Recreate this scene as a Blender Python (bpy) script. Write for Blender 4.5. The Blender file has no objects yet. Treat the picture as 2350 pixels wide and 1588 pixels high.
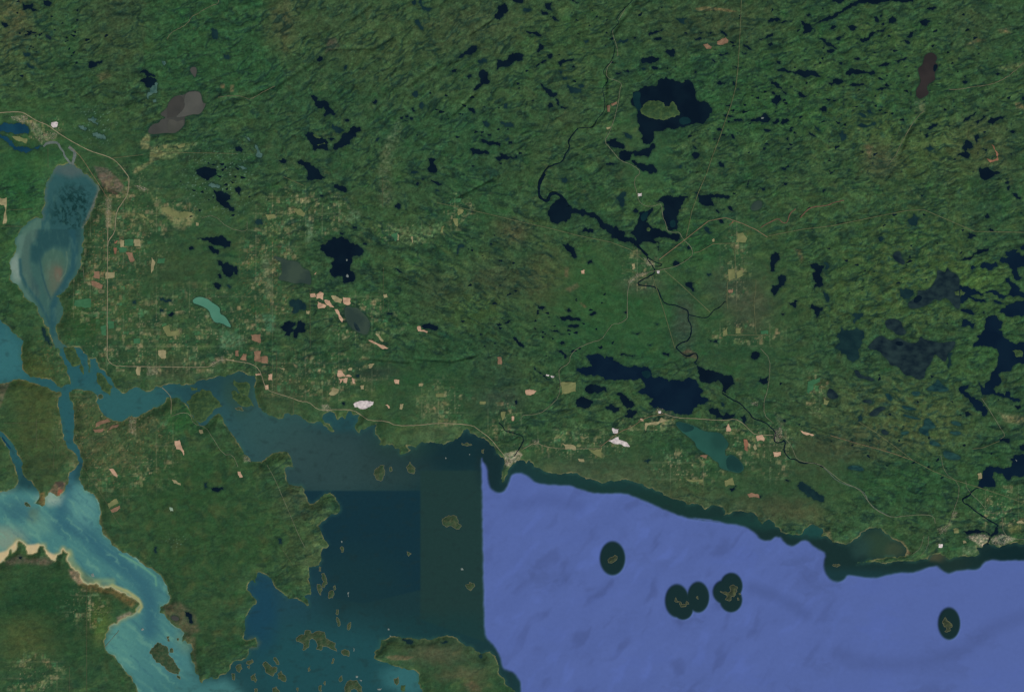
import bpy, math, random
import numpy as np
from mathutils import Vector, geometry

# ------------------------------------------------------------------ camera, sky, sun, exposure
# 1 unit = 1 km; a map point (px, py) lies at ((px-1175)*S, (794-py)*S)
S = 0.05
scene = bpy.context.scene
col = scene.collection
cam_data = bpy.data.cameras.new("camera")
cam = bpy.data.objects.new("camera", cam_data)
col.objects.link(cam)
CAM_H = 260.0
cam.location = (0, 0, CAM_H)
cam_data.sensor_width = 36.0
cam_data.lens = 36.0 * CAM_H / (2350 * S)
cam_data.clip_start = 1.0
cam_data.clip_end = 2000.0
scene.camera = cam

SUN_EL, SUN_AZ = math.radians(42), math.radians(135)      # from the south-east
world = bpy.data.worlds.new("World")
scene.world = world
world.use_nodes = True
wn = world.node_tree
sky = wn.nodes.new("ShaderNodeTexSky")
sky.sky_type = 'NISHITA'
sky.sun_disc = False
sky.sun_elevation = SUN_EL
sky.sun_rotation = SUN_AZ
bg = wn.nodes["Background"]
bg.inputs[1].default_value = 0.06
wn.links.new(sky.outputs[0], bg.inputs[0])
sun_data = bpy.data.lights.new("sun", 'SUN')
sun_data.energy = 4.0
sun_data.angle = math.radians(0.5)
sun_data.color = (1.0, 0.97, 0.93)
sun = bpy.data.objects.new("sun", sun_data)
sun.rotation_euler = (math.pi / 2 - SUN_EL, 0, math.pi - SUN_AZ)
sun.location = (60, -60, 150)
col.objects.link(sun)
scene.view_settings.view_transform = 'Standard'
scene.view_settings.look = 'None'
scene.view_settings.exposure = 0.0
scene.view_settings.gamma = 1.0

# display colour (as the flat, sunlit ground should look) -> albedo
GAIN = 1.04
def lin(c):
    c = np.asarray(c, float) / 255.0
    return np.where(c <= 0.04045, c / 12.92, ((c + 0.055) / 1.055) ** 2.4) / GAIN

# ------------------------------------------------------------------ traced outlines: tone, then 'tile x,y x,y ...'
LAKES = """
n A0 1680,815 1770,812 1795,850 1800,900 1815,925 1835,925 1820,960 1795,1005 1765,1025 1725,1020 1690,1030 1640,1045 1650,1080 1640,1120 1600,1160 1560,1190 1500,1185 1430,1190 1370,1200 1325,1190 1320,1165 1340,1130 1370,1105 1415,1100 1435,1065 1470,1060 1475,1045 1435,1030 1432,1010 1480,975 1500,940 1515,905 1545,865 1600,850 1640,850 # large brown-grey silty lake with pale streaks, above the junction of pale valleys
b A0 -120,1180 0,1130 30,1105 70,1100 140,1105 175,1095 225,1110 255,1130 265,1165 255,1195 200,1190 120,1185 60,1180 0,1175 # upper blue arm of the horseshoe bend beside the pale town
b A0 -120,1195 0,1195 50,1215 90,1250 130,1290 180,1310 260,1318 330,1310 385,1305 340,1330 270,1350 200,1355 130,1335 90,1300 60,1260 20,1235 0,1225 -120,1230 # lower curved blue arm of the horseshoe bend, ending in a pale creek
k A0 785,555 815,545 845,560 880,550 915,545 890,575 850,600 815,615 795,610
k A0 1285,700 1310,690 1380,700 1400,725 1380,760 1345,790 1315,785 1290,750 1240,735
k A0 1245,650 1265,630 1290,625 1320,640 1350,660 1385,690 1320,695 1295,660
t A0 1345,770 1370,740 1405,745 1400,800 1400,830 1350,850 1320,885 1310,840 1340,820
t A0 700,1125 740,1120 775,1140 765,1165 720,1150
t A0 790,1055 830,1040 865,1060 850,1085 880,1100 870,1120 830,1095 795,1080
t A0 825,1195 870,1180 900,1200 940,1215 945,1245 900,1240 870,1225 835,1215
t A0 1360,895 1385,885 1395,905 1370,918
k A0 2095,1310 2130,1305 2160,1330 2150,1355 2110,1350
t A0 2270,1290 2295,1310 2310,1350 2334,1370 2330,1400 2280,1390 2290,1340
k A0 205,30 260,50 300,40 290,80 340,100 290,105 240,90 205,95
k A0 390,15 440,10 470,35 440,65 400,55
k A0 20,205 60,210 85,235 60,250 35,235
d A0 215,470 260,475 280,495 240,510 215,490
d A0 240,570 300,590 320,620 270,610
s A0 410,310 440,320 465,340 455,365 430,345 412,340
t A0 1445,545 1470,550 1480,575 1465,590 1450,570
n A0 1690,610 1740,595 1755,630 1740,700 1725,680 1700,650
d A0 1990,490 2030,490 2050,515 2030,535 1995,520
d A0 1880,270 1930,270 1945,310 1930,360 1890,340
t A0 2115,1475 2160,1480 2200,1505 2170,1510 2130,1490
t A0 2180,1215 2210,1225 2230,1255 2205,1245
k A0 1745,1515 1790,1495 1830,1485 1880,1500 1930,1520 1930,1549 B0 1900,20 1850,60 1830,40 1780,20 1750,0
t B0 1855,100 1900,85 1960,105 1950,125 1880,115
k B0 1900,140 1960,150 2050,190 2065,230 2000,240 2050,280 2090,320 2050,330 2000,300 1960,270 1925,225
k B0 2090,130 2120,110 2145,130 2140,190 2120,180
d B0 2270,420 2324,405 2334,450 2290,450
k B0 1755,575 1820,575 1900,565 1970,545 2010,570 2055,600 2045,650 2000,660 1930,635 1880,610 1800,585
k B0 1850,640 1900,650 1940,670 1940,715 1900,705 1865,670
k B0 1935,765 1970,775 1990,800 2030,785 2060,810 2110,820 2122,860 2110,900 2090,890 2080,860 2060,905 2010,905 1985,870 1975,820 1945,800
k B0 1935,890 1965,890 1975,925 1950,925
k B0 1895,975 1930,965 1970,990 1955,1020 1920,1010
d B0 2015,985 2060,1000 2040,1015
k B0 1680,650 1720,645 1725,668 1685,670
d B0 1420,1100 1450,1098 1490,1120 1530,1120 1535,1142 1490,1140 1440,1125
k B0 1500,1245 1535,1225 1560,1240 1530,1262 1505,1260
d B0 1425,1200 1455,1200 1455,1225 1430,1225
d B0 1180,1130 1210,1125 1210,1155 1185,1150
g B0 1715,1115 1760,1090 1810,1095 1860,1115 1900,1150 1960,1185 1955,1240 2000,1260 2030,1300 2060,1360 2040,1360 1970,1320 1910,1320 1880,1270 1865,1215 1820,1180 1750,1155 1720,1145 # bright turquoise lake with a bent narrow shape, among small farm fields
d B0 370,1365 400,1370 405,1420 440,1490 470,1520 440,1515 400,1480 385,1430
k B1 590,590 640,560 670,575 720,555 770,580 790,615 840,630 880,655 910,695 900,718 850,720 815,730 805,790 790,830 830,880 838,920 800,960 740,975 725,930 720,905 680,905 650,918 620,895 605,870 635,820 620,790 650,770 640,740 580,730 560,690 525,675 525,640 575,625 # big cross-shaped black lake holding two tiny islands
f B1 105,730 170,740 240,770 310,770 350,805 370,840 430,855 445,930 440,990 390,970 350,965 300,975 220,950 160,940 155,910 190,890 180,820 180,780 130,755 # dull grey-green lake just left of the cross-shaped black lake
k A1 320,1440 345,1425 380,1440 400,1445 440,1450 480,1490 520,1535 B1 540,15 575,25 540,40 545,60 500,50 460,55 410,70 420,20 A1 400,1510 360,1475
k B1 635,80 680,90 730,110 760,140 750,165 710,155 670,130 645,110
k B1 520,185 555,190 545,205
d B1 250,1150 290,1115 340,1115 365,1140 400,1180 390,1205 340,1200 310,1235 270,1225 290,1185 255,1170
k B1 170,1365 205,1320 240,1305 300,1315 300,1345 270,1370 290,1385 320,1350 320,1320 350,1300 380,1320 385,1360 395,1390 360,1410 330,1410 320,1450 290,1450 290,1400 260,1415 250,1440 210,1440 225,1400 190,1385 # ragged black lake split into two lobes like butterfly wings
f B1 735,1190 770,1165 810,1190 850,1180 900,1230 950,1280 970,1330 960,1390 935,1430 890,1420 830,1390 780,1340 750,1290 # oval grey-green lake below the pale bare fields
k B1 1425,1345 1470,1330 1520,1335 1570,1345 1575,1370 1530,1385 1490,1370 1440,1368
k B1 1185,280 1210,255 1240,270 1240,300 1215,312 1190,300
k B1 815,460 850,470 850,490 820,485
k B1 700,520 740,520 730,540 705,538
k B1 905,615 940,620 935,632 908,628
k B1 1180,845 1230,855 1270,880 1225,875
k B1 1115,1235 1165,1235 1160,1250 1120,1248
d B1 1745,640 1790,625 1805,640 1770,655 1755,700 1740,715 1740,680
k B1 2235,1445 2270,1460 2300,1490 2334,1520 2330,1545 2290,1525 2250,1480
k B1 1505,45 1560,70 1605,85 1600,100 1560,95 1520,70
k B1 1375,85 1400,75 1400,95 1385,105
k B1 1425,35 1450,40 1440,55
d B1 1540,140 1580,145 1585,160 1555,155
k A1 440,855 470,848 500,870 495,900 530,905 560,895 600,925 630,980 665,1015 650,1030 610,1015 570,1042 552,1030 575,990 560,955 530,970 505,970 475,930 465,895
d A1 625,1105 670,1125 720,1150 740,1165 710,1185 660,1180 635,1150
k A1 385,1205 420,1175 460,1185 480,1210 530,1215 580,1250 590,1300 620,1350 570,1340 520,1330 480,1345 455,1335 460,1300 430,1270 410,1245 # black lake with two thin pale islands across its middle
k A1 640,1330 655,1280 700,1250 720,1205 770,1185 790,1145 830,1125 880,1135 890,1165 840,1185 845,1220 800,1240 790,1280 750,1300 700,1315
k A1 590,1240 630,1230 655,1245 620,1260
k A1 495,540 520,505 550,505 545,535 510,552
d A1 730,610 745,590 765,590 755,620 735,635
d A1 1340,830 1365,815 1390,825 1390,860 1360,868 1345,855
d A1 1410,925 1430,910 1450,935 1440,980 1415,970
k A1 1335,965 1355,965 1370,995 1345,995
k A1 1275,1035 1305,1030 1305,1050 1280,1050
k A1 1320,1050 1350,1052 1345,1070 1325,1068
k A1 1275,1070 1310,1070 1300,1085 1278,1082
k A1 1235,1045 1260,1040 1255,1065 1235,1062
k A1 985,910 1015,885 1035,905 1020,925 990,922
k A1 735,1070 760,1062 785,1072 760,1088
k A1 1730,525 1770,480 1830,455 1870,410 1910,410 1920,440 1890,475 1830,490 1780,520
k A1 2095,535 2140,550 2190,530 2195,500 2230,475 2300,480 2334,500 2324,540 2270,545 2230,570 2190,600 2130,600 2095,630
k A1 1935,650 1970,622 2010,645 2010,680 2028,720 2010,755 1960,760 1920,800 1885,812 1900,785 1950,750 1955,700 1935,690
d A1 1930,540 1980,520 2005,535 2000,565 1950,570 1925,560
k A1 2095,80 2110,55 2160,35 2185,70 2195,100 2150,130 2140,160 2120,185 2060,170 2075,140 2105,110
k A1 2215,-40 2324,-40 2324,30 2290,35 2240,20
k A1 1690,635 1740,620 1730,645 1700,655
k A1 1825,680 1870,668 1870,690 1840,708
k A1 1840,960 1870,965 1900,1005 1890,1018 1850,990
d A1 2155,935 2190,930 2185,970 2160,970
d A1 1965,1085 2000,1075 2030,1100 2010,1135 1985,1125
d A1 2120,1090 2180,1095 2240,1110 2245,1140 2200,1130 2140,1105
k A1 1945,1240 2000,1255 2060,1255 2130,1285 2120,1305 2060,1290 2000,1275
k A1 1855,1325 1900,1330 1960,1345 2025,1360 2020,1375 1960,1375 1910,1370 1875,1385
k A1 2075,1400 2130,1395 2120,1370 2180,1385 2270,1385 2265,1415 2210,1405 2160,1420 2090,1420
k A1 1480,1415 1520,1410 1555,1420 1530,1455 1555,1490 1555,1535 1510,1535 1475,1510 1495,1480
d A1 1330,1535 1380,1525 1395,1535 1360,1549 1330,1549
d A1 1020,1235 1055,1228 1035,1260 1010,1265
k A1 155,1430 190,1410 225,1425 215,1455 170,1450
k A1 2195,1265 2230,1265 2230,1282 2200,1285
k A1 2010,1195 2045,1195 2040,1215 2015,1212
d A1 2165,1245 2190,1220 2205,1240 2180,1258
d A1 1340,20 1365,5 1365,50 1345,45
d A1 1410,-20 1440,-20 1435,60 1520,85 1440,95 1415,60
d A1 1360,180 1400,185 1430,240 1440,280 1405,260 1375,220
k A2 1200,720 1250,710 1265,690 1300,710 1340,715 1380,730 1430,740 1440,715 1480,720 1505,745 1530,810 1535,870 1570,910 1610,900 1660,950 1680,980 1655,1020 1640,1060 1605,1105 1560,1100 1490,1110 1400,1130 1330,1150 1260,1155 1200,1170 1165,1170 1165,1230 1150,1265 1100,1285 1070,1280 1060,1200 1040,1130 1015,1080 1020,1000 985,950 970,880 980,825 1030,810 1070,775 1130,770 1190,770 # largest black lake of the northern forest, wrapped around a wide green island
k A2 740,1275 780,1240 830,1235 870,1280 905,1300 890,1330 830,1320 770,1305
k A2 855,1360 890,1345 960,1350 1000,1340 1060,1330 1110,1320 1165,1280 1170,1320 1140,1360 1110,1400 1050,1390 1000,1395 985,1370 960,1380 955,1420 900,1440 865,1420
k A2 965,1430 1000,1430 1030,1455 1080,1460 1140,1465 1170,1490 1185,1540 1130,1549 1070,1530 1035,1500 990,1470
d A2 890,1185 930,1190 970,1220 960,1240 910,1220
k A2 735,1460 800,1455 835,1455 800,1470 745,1475
k A2 1500,1385 1530,1358 1565,1370 1555,1405 1520,1412
k A2 1735,1455 1760,1440 1785,1460 1780,1495 1745,1480
k A2 1510,1295 1535,1310 1545,1330 1515,1315
d A2 1385,1480 1410,1475 1405,1498 1380,1495
k A2 190,25 225,35 260,30 245,60 260,105 220,95 195,60
k A2 165,95 190,115 225,125 220,140 185,140 165,120
k A2 240,155 275,150 320,190 275,185
k A2 30,280 70,290 120,285 185,310 165,330 130,325 80,305 45,300
k A2 150,390 185,415 180,440 135,475 125,470 140,420
k A2 215,490 260,485 255,520 225,525
k A2 310,560 360,530 410,535 450,525 460,545 400,550 350,565 335,600 320,580
k A2 110,590 160,560 220,540 180,570 120,605
k A2 145,740 180,765 215,790 260,830 305,830 295,860 255,865 225,840 200,810 165,775
d A2 390,740 430,775 480,790 520,800 520,835 470,835 415,830 410,795
d A2 490,760 530,755 545,775 510,790
k A2 215,940 260,920 275,960 235,970
k A2 290,880 320,930 370,960 400,955 385,970 335,970 300,930
d A2 350,685 395,685 385,715 355,705
d A2 310,640 350,645 340,668
d A2 0,85 70,85 75,95 30,110 0,105
d A2 545,365 575,360 580,380 555,400
k A2 425,-20 470,25 500,30 480,40 440,20
k A2 1045,535 1110,520 1170,515 1215,525 1200,545 1150,560 1120,570 1060,570
k A2 1255,465 1300,450 1330,435 1350,460 1340,510 1310,515 1290,485
k A2 1115,305 1180,280 1250,260 1235,280 1190,300 1120,330
k A2 1160,350 1235,345 1220,365 1170,362
d A2 830,380 900,365 950,360 920,380 850,388
d A2 1355,170 1420,165 1480,180 1430,195 1445,220 1410,215 1370,185
k A2 880,625 930,620 980,640 940,650 895,640
k A2 820,655 880,650 850,668
k A2 1140,600 1185,595 1200,620 1160,625
d A2 1045,610 1100,615 1080,630
k A2 1520,345 1570,335 1590,345 1565,370 1530,365
k A2 1560,285 1595,290 1580,310
k A2 1625,290 1685,292 1670,312 1640,305
k A2 1750,275 1775,280 1815,320 1800,330 1770,305
k A2 1675,525 1715,555 1700,565 1685,550
k A2 1735,490 1800,475 1830,480 1790,490 1745,498
k A2 1860,592 1900,600 1940,600 1935,612 1890,610
k A2 1720,740 1760,730 1810,735 1790,755 1740,758
k A2 1860,730 1885,735 1885,765 1865,755
k A2 1795,935 1850,940 1845,955 1810,950
k A2 1780,1028 1830,1030 1875,1045 1840,1050
k A2 1870,1068 1950,1065 1950,1080 1890,1082
k A2 1690,1235 1755,1230 1750,1248 1700,1250
k A2 1720,1150 1775,1150 1770,1168 1730,1165
k A2 1765,1200 1795,1200 1790,1215 1765,1215
k A2 1940,392 1985,410 2035,450 2010,450 1970,425
k A2 1940,470 1995,478 1975,490
k A2 2070,380 2110,350 2160,330 2225,305 2180,335 2130,355 2090,380
k A2 1840,1190 1880,1225 1905,1260 1880,1240 1850,1210
k A3 330,195 365,200 410,215 430,245 455,260 430,285 390,305 350,305 370,280 365,240 345,220
k A3 530,180 560,165 620,150 680,115 720,75 780,35 840,15 900,-40 1350,-40 1330,25 1270,30 1200,15 1130,10 1050,25 960,40 900,40 840,45 790,60 740,95 700,120 660,150 600,180 550,195 500,210 460,235 440,230 480,205 # long narrow black lake slanting up to the top edge of the forest
k A3 570,-40 700,-40 720,15 670,40 620,20
k A3 120,625 165,610 210,625 260,645 310,630 360,635 420,640 470,640 515,685 470,690 400,690 340,680 290,670 230,655 150,640
k A3 745,640 770,615 830,620 900,630 990,635 1000,655 960,675 900,660 830,665 770,680 740,670
q A3 1435,495 1490,468 1535,490 1550,530 1525,560 1555,580 1555,605 1520,660 1535,715 1490,740 1460,760 1455,800 1480,830 1450,860 1390,888 1360,860 1360,800 1390,760 1405,720 1385,670 1375,610 1410,590 1425,560 # tall purplish-brown lake standing upright among small black lakes
k A3 60,720 100,740 160,780 190,820 215,850 180,830 140,790 80,755
k A3 75,890 110,850 150,848 165,880 145,915 120,945 80,915
k A3 70,820 100,820 110,845 80,840
k A3 0,1015 30,1015 60,1050 55,1085 -60,1090 -110,1080 -50,1050 # round-topped black lake with a tiny pale island and a tail
k A3 75,1080 140,1060 145,1090 90,1100
k A3 155,1105 170,1065 210,1055 235,1075 200,1100
k A3 300,815 340,825 395,855 360,875 320,850
k A3 500,980 540,950 570,965 560,1000 525,995
k A3 0,1155 70,1160 75,1175 20,1175
k A3 490,340 530,345 570,385 620,410 660,440 620,425 560,400 520,360
k A3 570,450 600,440 640,455 620,470 575,475
k A3 600,255 640,230 660,245 610,270
k A3 650,345 690,330 730,300 700,340 680,365 655,360
k A3 745,235 790,230 840,245 820,275 770,260
k A3 835,310 860,350 890,355 940,340 980,290 1040,280 1090,250 1050,290 990,305 950,350 890,385 860,365
k A3 1390,200 1430,180 1490,200 1460,235 1420,230
k A3 1280,330 1310,290 1360,270 1330,310 1300,345
k A3 1240,370 1290,365 1310,395 1270,385
k A3 1120,190 1150,150 1185,180 1150,215 1120,215
k A3 985,160 1010,150 1030,190 1020,210 995,190
k A3 1040,140 1060,135 1045,165
k A3 1015,585 1080,565 1125,570 1110,590 1040,598
k A3 1190,560 1240,530 1285,515 1260,545 1210,565
k A3 1450,95 1480,70 1540,80 1480,95
k A3 580,735 620,740 650,700 700,705 745,730 700,745 640,745 610,770 590,755
k A3 770,765 810,745 860,755 925,770 860,770 800,775
k A3 1075,760 1100,745 1125,765 1095,778
k A3 1000,800 1040,785 1130,800 1060,810
d A3 675,1195 700,1165 735,1195 725,1250 695,1250
d A3 840,1020 890,1015 930,1050 890,1050
d A3 925,985 960,975 985,1010 945,1015
d A3 840,1125 900,1110 970,1100 990,1088 1005,1105 950,1125 870,1135
k A3 1770,735 1800,720 1825,735 1800,750
k A3 1785,685 1805,680 1800,698
k A3 2060,660 2085,650 2110,662 2080,678
k A3 2225,515 2260,510 2245,525
k A3 1995,1085 2020,1050 2070,1050 2110,1035 2155,1035 2130,1065 2080,1080 2040,1110
k A3 1875,1095 1910,1070 1960,1030 2000,1025 1960,1055 1920,1080 1905,1110
k A3 1780,1085 1830,1040 1895,1000 1880,1030 1830,1065
k A3 1455,1150 1500,1120 1555,1105 1540,1130 1480,1160
k A3 1435,1200 1465,1185 1475,1215 1445,1228
d A3 1430,1330 1480,1300 1530,1330 1480,1350
k A3 1800,1250 1850,1265 1870,1310 1820,1320 1800,1345 1840,1380 1830,1420 1790,1405 1725,1390 1740,1370 1790,1360 1770,1320 1790,1290
k A3 1875,1210 1910,1200 1920,1220 1900,1280 1885,1250
k A3 1940,1330 1990,1330 1980,1350
k A3 2190,1170 2240,1175 2215,1192
k A3 2195,1370 2215,1368 2210,1388
k A3 2300,870 2344,870 2344,890 2305,895
k A3 1930,1490 2000,1490 2020,1510 2110,1535 2090,1549 B3 2040,25 1990,55 1940,40 1925,0
k A3 165,1505 190,1490 210,1505 185,1515
k A3 405,1180 440,1190 475,1220 440,1210
d A3 460,1120 500,1140 515,1170 480,1155
k A3 205,1240 230,1230 225,1260
k A3 205,1325 240,1320 230,1348
k A3 0,1310 25,1315 20,1335 0,1335
k A3 810,530 840,515 865,530 830,540
k A3 675,565 710,560 695,580
k A3 120,550 160,555 155,575 130,570
k A3 1215,735 1260,730 1250,745
k A3 385,135 410,125 425,145 400,155
k A3 45,190 90,170 150,175 155,190 100,190 50,215
k A3 135,215 190,190 225,200 170,215
k A3 45,400 75,380 90,405 65,420
k B2 290,235 330,210 370,215 395,270 440,310 500,320 550,315 600,345 650,360 690,400 720,440 770,450 800,480 830,460 850,500 905,515 900,560 950,565 1000,590 985,640 1030,645 1010,650 960,610 890,600 830,570 790,570 780,530 740,490 690,475 670,430 640,390 590,370 520,375 480,350 430,355 420,400 380,430 310,447 250,425 235,380 240,310 260,270 # black river lake, round at its upper end and trailing a long crooked channel
k B2 1000,640 985,600 1010,580 985,545 955,525 985,500 1000,460 1020,430 1030,390 1030,350 1070,330 1120,320 1160,300 1140,340 1110,380 1090,430 1130,460 1180,480 1240,510 1320,540 1370,530 1395,575 1370,600 1320,580 1240,565 1180,570 1150,575 1200,600 1215,620 1180,615 1120,600 1080,600 1040,625 # three-armed black lake with one small green island, above the river town
k B2 980,325 1000,305 1025,320 1015,345 985,340
k B2 1165,240 1220,215 1260,195 1320,200 1400,190 1480,188 1440,215 1420,250 1400,310 1380,350 1365,400 1370,450 1365,500 1320,505 1290,500 1280,460 1250,410 1245,340 1250,270 1220,245 # broad black wedge-shaped lake with straight sides and a pointed top corner
k B2 1525,165 1550,160 1590,190 1640,185 1700,190 1760,185 1840,200 1800,222 1720,215 1670,215 1690,260 1700,285 1640,285 1590,275 1560,250 1560,210
d B2 790,215 850,200 870,170 920,165 905,230 890,290 860,280 845,235
d B2 340,45 380,25 395,50 375,80 350,75
k B2 490,530 530,500 540,485 580,495 620,490 625,520 580,525 530,515
k B2 355,630 400,615 430,640 465,690 482,735 460,750 430,730 410,690 375,655
k B2 570,785 610,760 620,790 580,800
k B2 1335,790 1350,770 1390,790 1390,812 1340,815
k B2 1440,635 1480,630 1490,660 1465,675 1460,650
k B2 1195,640 1212,640 1212,680 1200,680
k B2 1440,970 1480,960 1520,965 1505,1000 1525,1040 1500,1035 1470,1005 1445,990
d B2 1605,480 1630,468 1655,490 1650,505 1690,520 1650,528 1620,505
k B2 1735,410 1770,405 1785,435 1765,440
k B2 1710,320 1750,345 1735,350
k B2 1755,320 1790,305 1785,320
k B2 1815,290 1850,290 1880,330 1840,320
d B2 1635,885 1670,880 1670,900 1640,900
f B2 2020,290 2060,240 2110,235 2130,265 2110,310 2060,330 2025,320
k B2 1985,125 2000,60 2012,65 2000,120
k B2 2095,115 2150,130 2140,150 2110,125
k B2 590,1250 640,1220 655,1235 610,1260
k B2 300,1265 360,1265 390,1260 440,1275 500,1280 510,1305 440,1305 390,1290
k B2 400,1345 450,1340 500,1340 470,1365 410,1360
k B2 240,1385 300,1385 370,1420 340,1420 290,1400
k B2 110,1150 145,1180 200,1180 175,1210 140,1195
k B2 380,1210 410,1190 430,1215 400,1225
k B2 970,1405 1040,1405 1010,1425
d B2 1170,1325 1205,1328 1190,1342
k B2 895,1225 925,1220 910,1240
k B2 1645,1470 1690,1485 1730,1470 1735,1505 1700,1495 1660,1490
d B2 1110,1515 1150,1510 1130,1525
k B2 325,1500 355,1485 370,1505 340,1515
d B2 210,700 250,720 270,740 230,725
k B3 75,720 105,690 150,705 150,745 125,780 105,865 68,860 65,800
k B3 135,905 170,895 205,915 208,940 190,990 150,1010 125,1050 105,1080 90,1055 72,1040 80,990 130,985 140,945
k B3 425,800 450,795 500,810 545,815 520,870 510,900 525,960 530,995 490,1000 460,1010 460,1050 455,1000 480,970 440,940 440,890 465,870 460,850 430,830
k B3 225,1145 265,1140 285,1120 310,1125 295,1160 295,1185 265,1170
k B3 415,1195 440,1155 465,1170 535,1185 530,1210 500,1240 485,1290 475,1260 460,1210
k B3 165,1235 195,1235 190,1250 165,1248
k B3 165,110 190,75 225,80 210,100
k B3 530,155 550,135 562,145 540,165
k B3 0,130 20,120 20,145 0,150
s B3 1150,715 1185,685 1225,690 1230,740 1265,780 1250,810 1210,790 1165,760
s B3 1290,1140 1340,1110 1380,1070 1370,1030 1440,1040 1500,1000 1520,960 1550,910 1545,850 1590,860 1620,880 1640,820 1660,870 1710,880 1745,920 1745,985 1750,1080 1755,1190 1720,1200 1685,1160 1650,1110 1610,1095 1570,1130 1530,1105 1500,1135 1450,1170 1380,1190 1310,1200 1290,1170 # large slate-grey marshy lake with a straight right side meeting navy water
d B3 1200,1020 1270,1010 1340,1040 1330,1080 1260,1110 1220,1080
v B3 1750,985 1800,1000 1880,1020 1980,1045 2100,1065 2190,1060 2210,1010 2160,960 2155,930 2190,925 2240,970 2270,1000 2280,1040 2400,1040 2400,1090 2220,1095 2130,1110 2070,1075 1990,1060 1900,1065 1840,1085 1880,1105 1930,1110 1980,1135 1940,1140 1880,1130 1820,1095 1790,1130 1755,1150 # forked navy channel leading from the slate marsh lake to the right edge
v B3 2155,690 2210,680 2260,670 2250,700 2300,730 2400,760 2400,810 2260,830 2265,880 2300,920 2260,945 2230,910 2220,850 2190,830 2170,790 2100,765 2110,750 2160,750 2185,740
v B3 2285,650 2360,640 2360,690 2290,670
k B3 1755,765 1790,740 1850,735 1890,700 1905,670 1960,665 2005,655 2005,680 1950,695 1900,710 1850,755 1790,765
v B3 1930,815 1980,790 2030,800 2065,780 2085,820 2040,840 2000,855 1950,840
v B3 1845,820 1870,812 1885,835 1865,850 1845,840
v B3 2090,1230 2110,1205 2150,1190 2160,1165 2220,1150 2400,1145 2400,1240 2260,1255 2200,1270 2150,1245
v B3 1980,1300 2030,1255 2080,1260 2090,1290 2130,1320 2120,1350 2090,1380 2130,1420 2160,1460 2210,1490 2280,1490 2400,1500 C3 2400,130 2260,130 2225,150 2200,200 2120,205 2090,230 2115,270 2090,330 2050,350 2070,395 2120,400 2150,420 2160,380 2195,385 2200,430 2250,440 2290,455 2270,475 2220,465 2150,430 2080,415 2010,410 1950,412 1935,370 1913,285 1945,330 1970,350 1985,300 2020,260 2060,190 2085,130 2090,75 2095,40 2060,0 B3 2000,1535 1930,1520 1870,1540 1880,1500 1920,1460 1900,1440 1950,1400 1970,1340 # big winding navy lake with a long thin tail, at the right edge
v B3 1755,1205 1810,1195 1850,1210 1885,1240 1870,1255 1800,1230
v B3 1770,1275 1820,1300 1850,1325 1890,1325 1870,1370 1840,1345 1790,1355 1740,1365 1770,1320
k B3 1945,1235 1970,1218 1960,1240
v B3 2050,1120 2100,1130 2150,1160 2100,1155 2065,1140
s B3 1080,1310 1120,1285 1180,1285 1230,1310 1240,1360 1275,1400 1260,1430 1190,1430 1160,1390 1100,1370
d B3 650,1440 690,1400 700,1350 720,1390 780,1385 830,1360 890,1390 880,1470 870,1540 C3 850,0 855,80 800,120 760,100 700,50 650,0 B3 640,1540 680,1500
s B3 960,1500 1010,1450 1060,1430 1110,1470 1150,1480 1200,1450 1250,1480 1300,1500 1380,1500 1400,1430 1430,1470 1500,1480 1560,1500 1650,1490 1720,1480 1690,1549 C3 1640,60 1620,130 1570,80 1520,40 1500,120 1440,190 1440,260 1370,280 1330,240 1260,240 1230,190 1190,150 1130,150 1120,110 1060,60 1040,20 920,0 # widest slate-grey marsh lake, tapering to a point at its bottom
d C3 1640,30 1690,30 1650,180 1635,150
d B3 790,1250 820,1235 890,1240 870,1270 840,1290 810,1330 800,1300 820,1280
k B3 1815,570 1830,520 1870,540 1895,550 1860,568
k B3 1985,495 2020,480 2050,500 2020,515
k B3 1970,370 1995,350 2015,385 1990,395
k B3 1965,580 1985,570 1990,588
k B3 2215,175 2240,170 2290,210 2285,230 2240,205
k B3 2150,75 2185,70 2180,90 2155,88
k B3 2165,115 2190,105 2185,145 2170,140
k B3 2280,340 2305,345 2290,360
k B3 2150,40 2180,35 2170,52
d B3 1290,400 1340,350 1390,390 1370,450 1320,460
d B3 1020,570 1060,555 1080,580 1045,605
d B3 545,780 580,790 590,830 550,850
d B3 535,1040 580,1070 580,1140 555,1110
k C0 1875,1235 1920,1230 1945,1240 1985,1230 1985,1250 1930,1272 1890,1260
d C0 1820,1190 1845,1185 1850,1235 1825,1240
d D0 1378,255 1398,258 1395,310 1380,310
k D0 170,345 200,345 195,365 175,362
k D0 1650,830 1680,835 1710,890 1715,935 1690,930 1680,880 1655,860
n D0 1520,870 1560,865 1600,890 1580,915 1530,905
d C1 845,235 870,228 870,248 845,250
k C1 720,478 745,475 740,500 722,497
k C1 2250,465 2270,450 2275,490 2255,495
d D1 145,180 180,185 185,230 155,225
d D1 1250,1080 1290,1080 1350,1100 1340,1118 1290,1115
d D1 1590,1100 1640,1088 1660,1095 1620,1115
d D1 1930,1225 1960,1215 1965,1240 1940,1245
v C2 470,200 480,175 560,165 625,165 590,110 555,65 620,55 700,60 720,95 745,65 790,75 830,115 900,155 960,165 1050,170 1130,185 1145,240 1180,260 1260,270 1300,295 1360,280 1440,270 1530,275 1560,340 1605,370 1575,400 1590,430 1675,465 1600,495 1560,490 1510,550 1470,590 1400,590 1330,550 1230,530 1195,500 1190,525 1160,525 1120,485 1160,445 1110,420 1020,380 1085,345 1080,310 1050,265 950,270 870,275 790,275 690,245 600,230 520,230 # biggest navy lake, two broad basins joined at a neck
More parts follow.
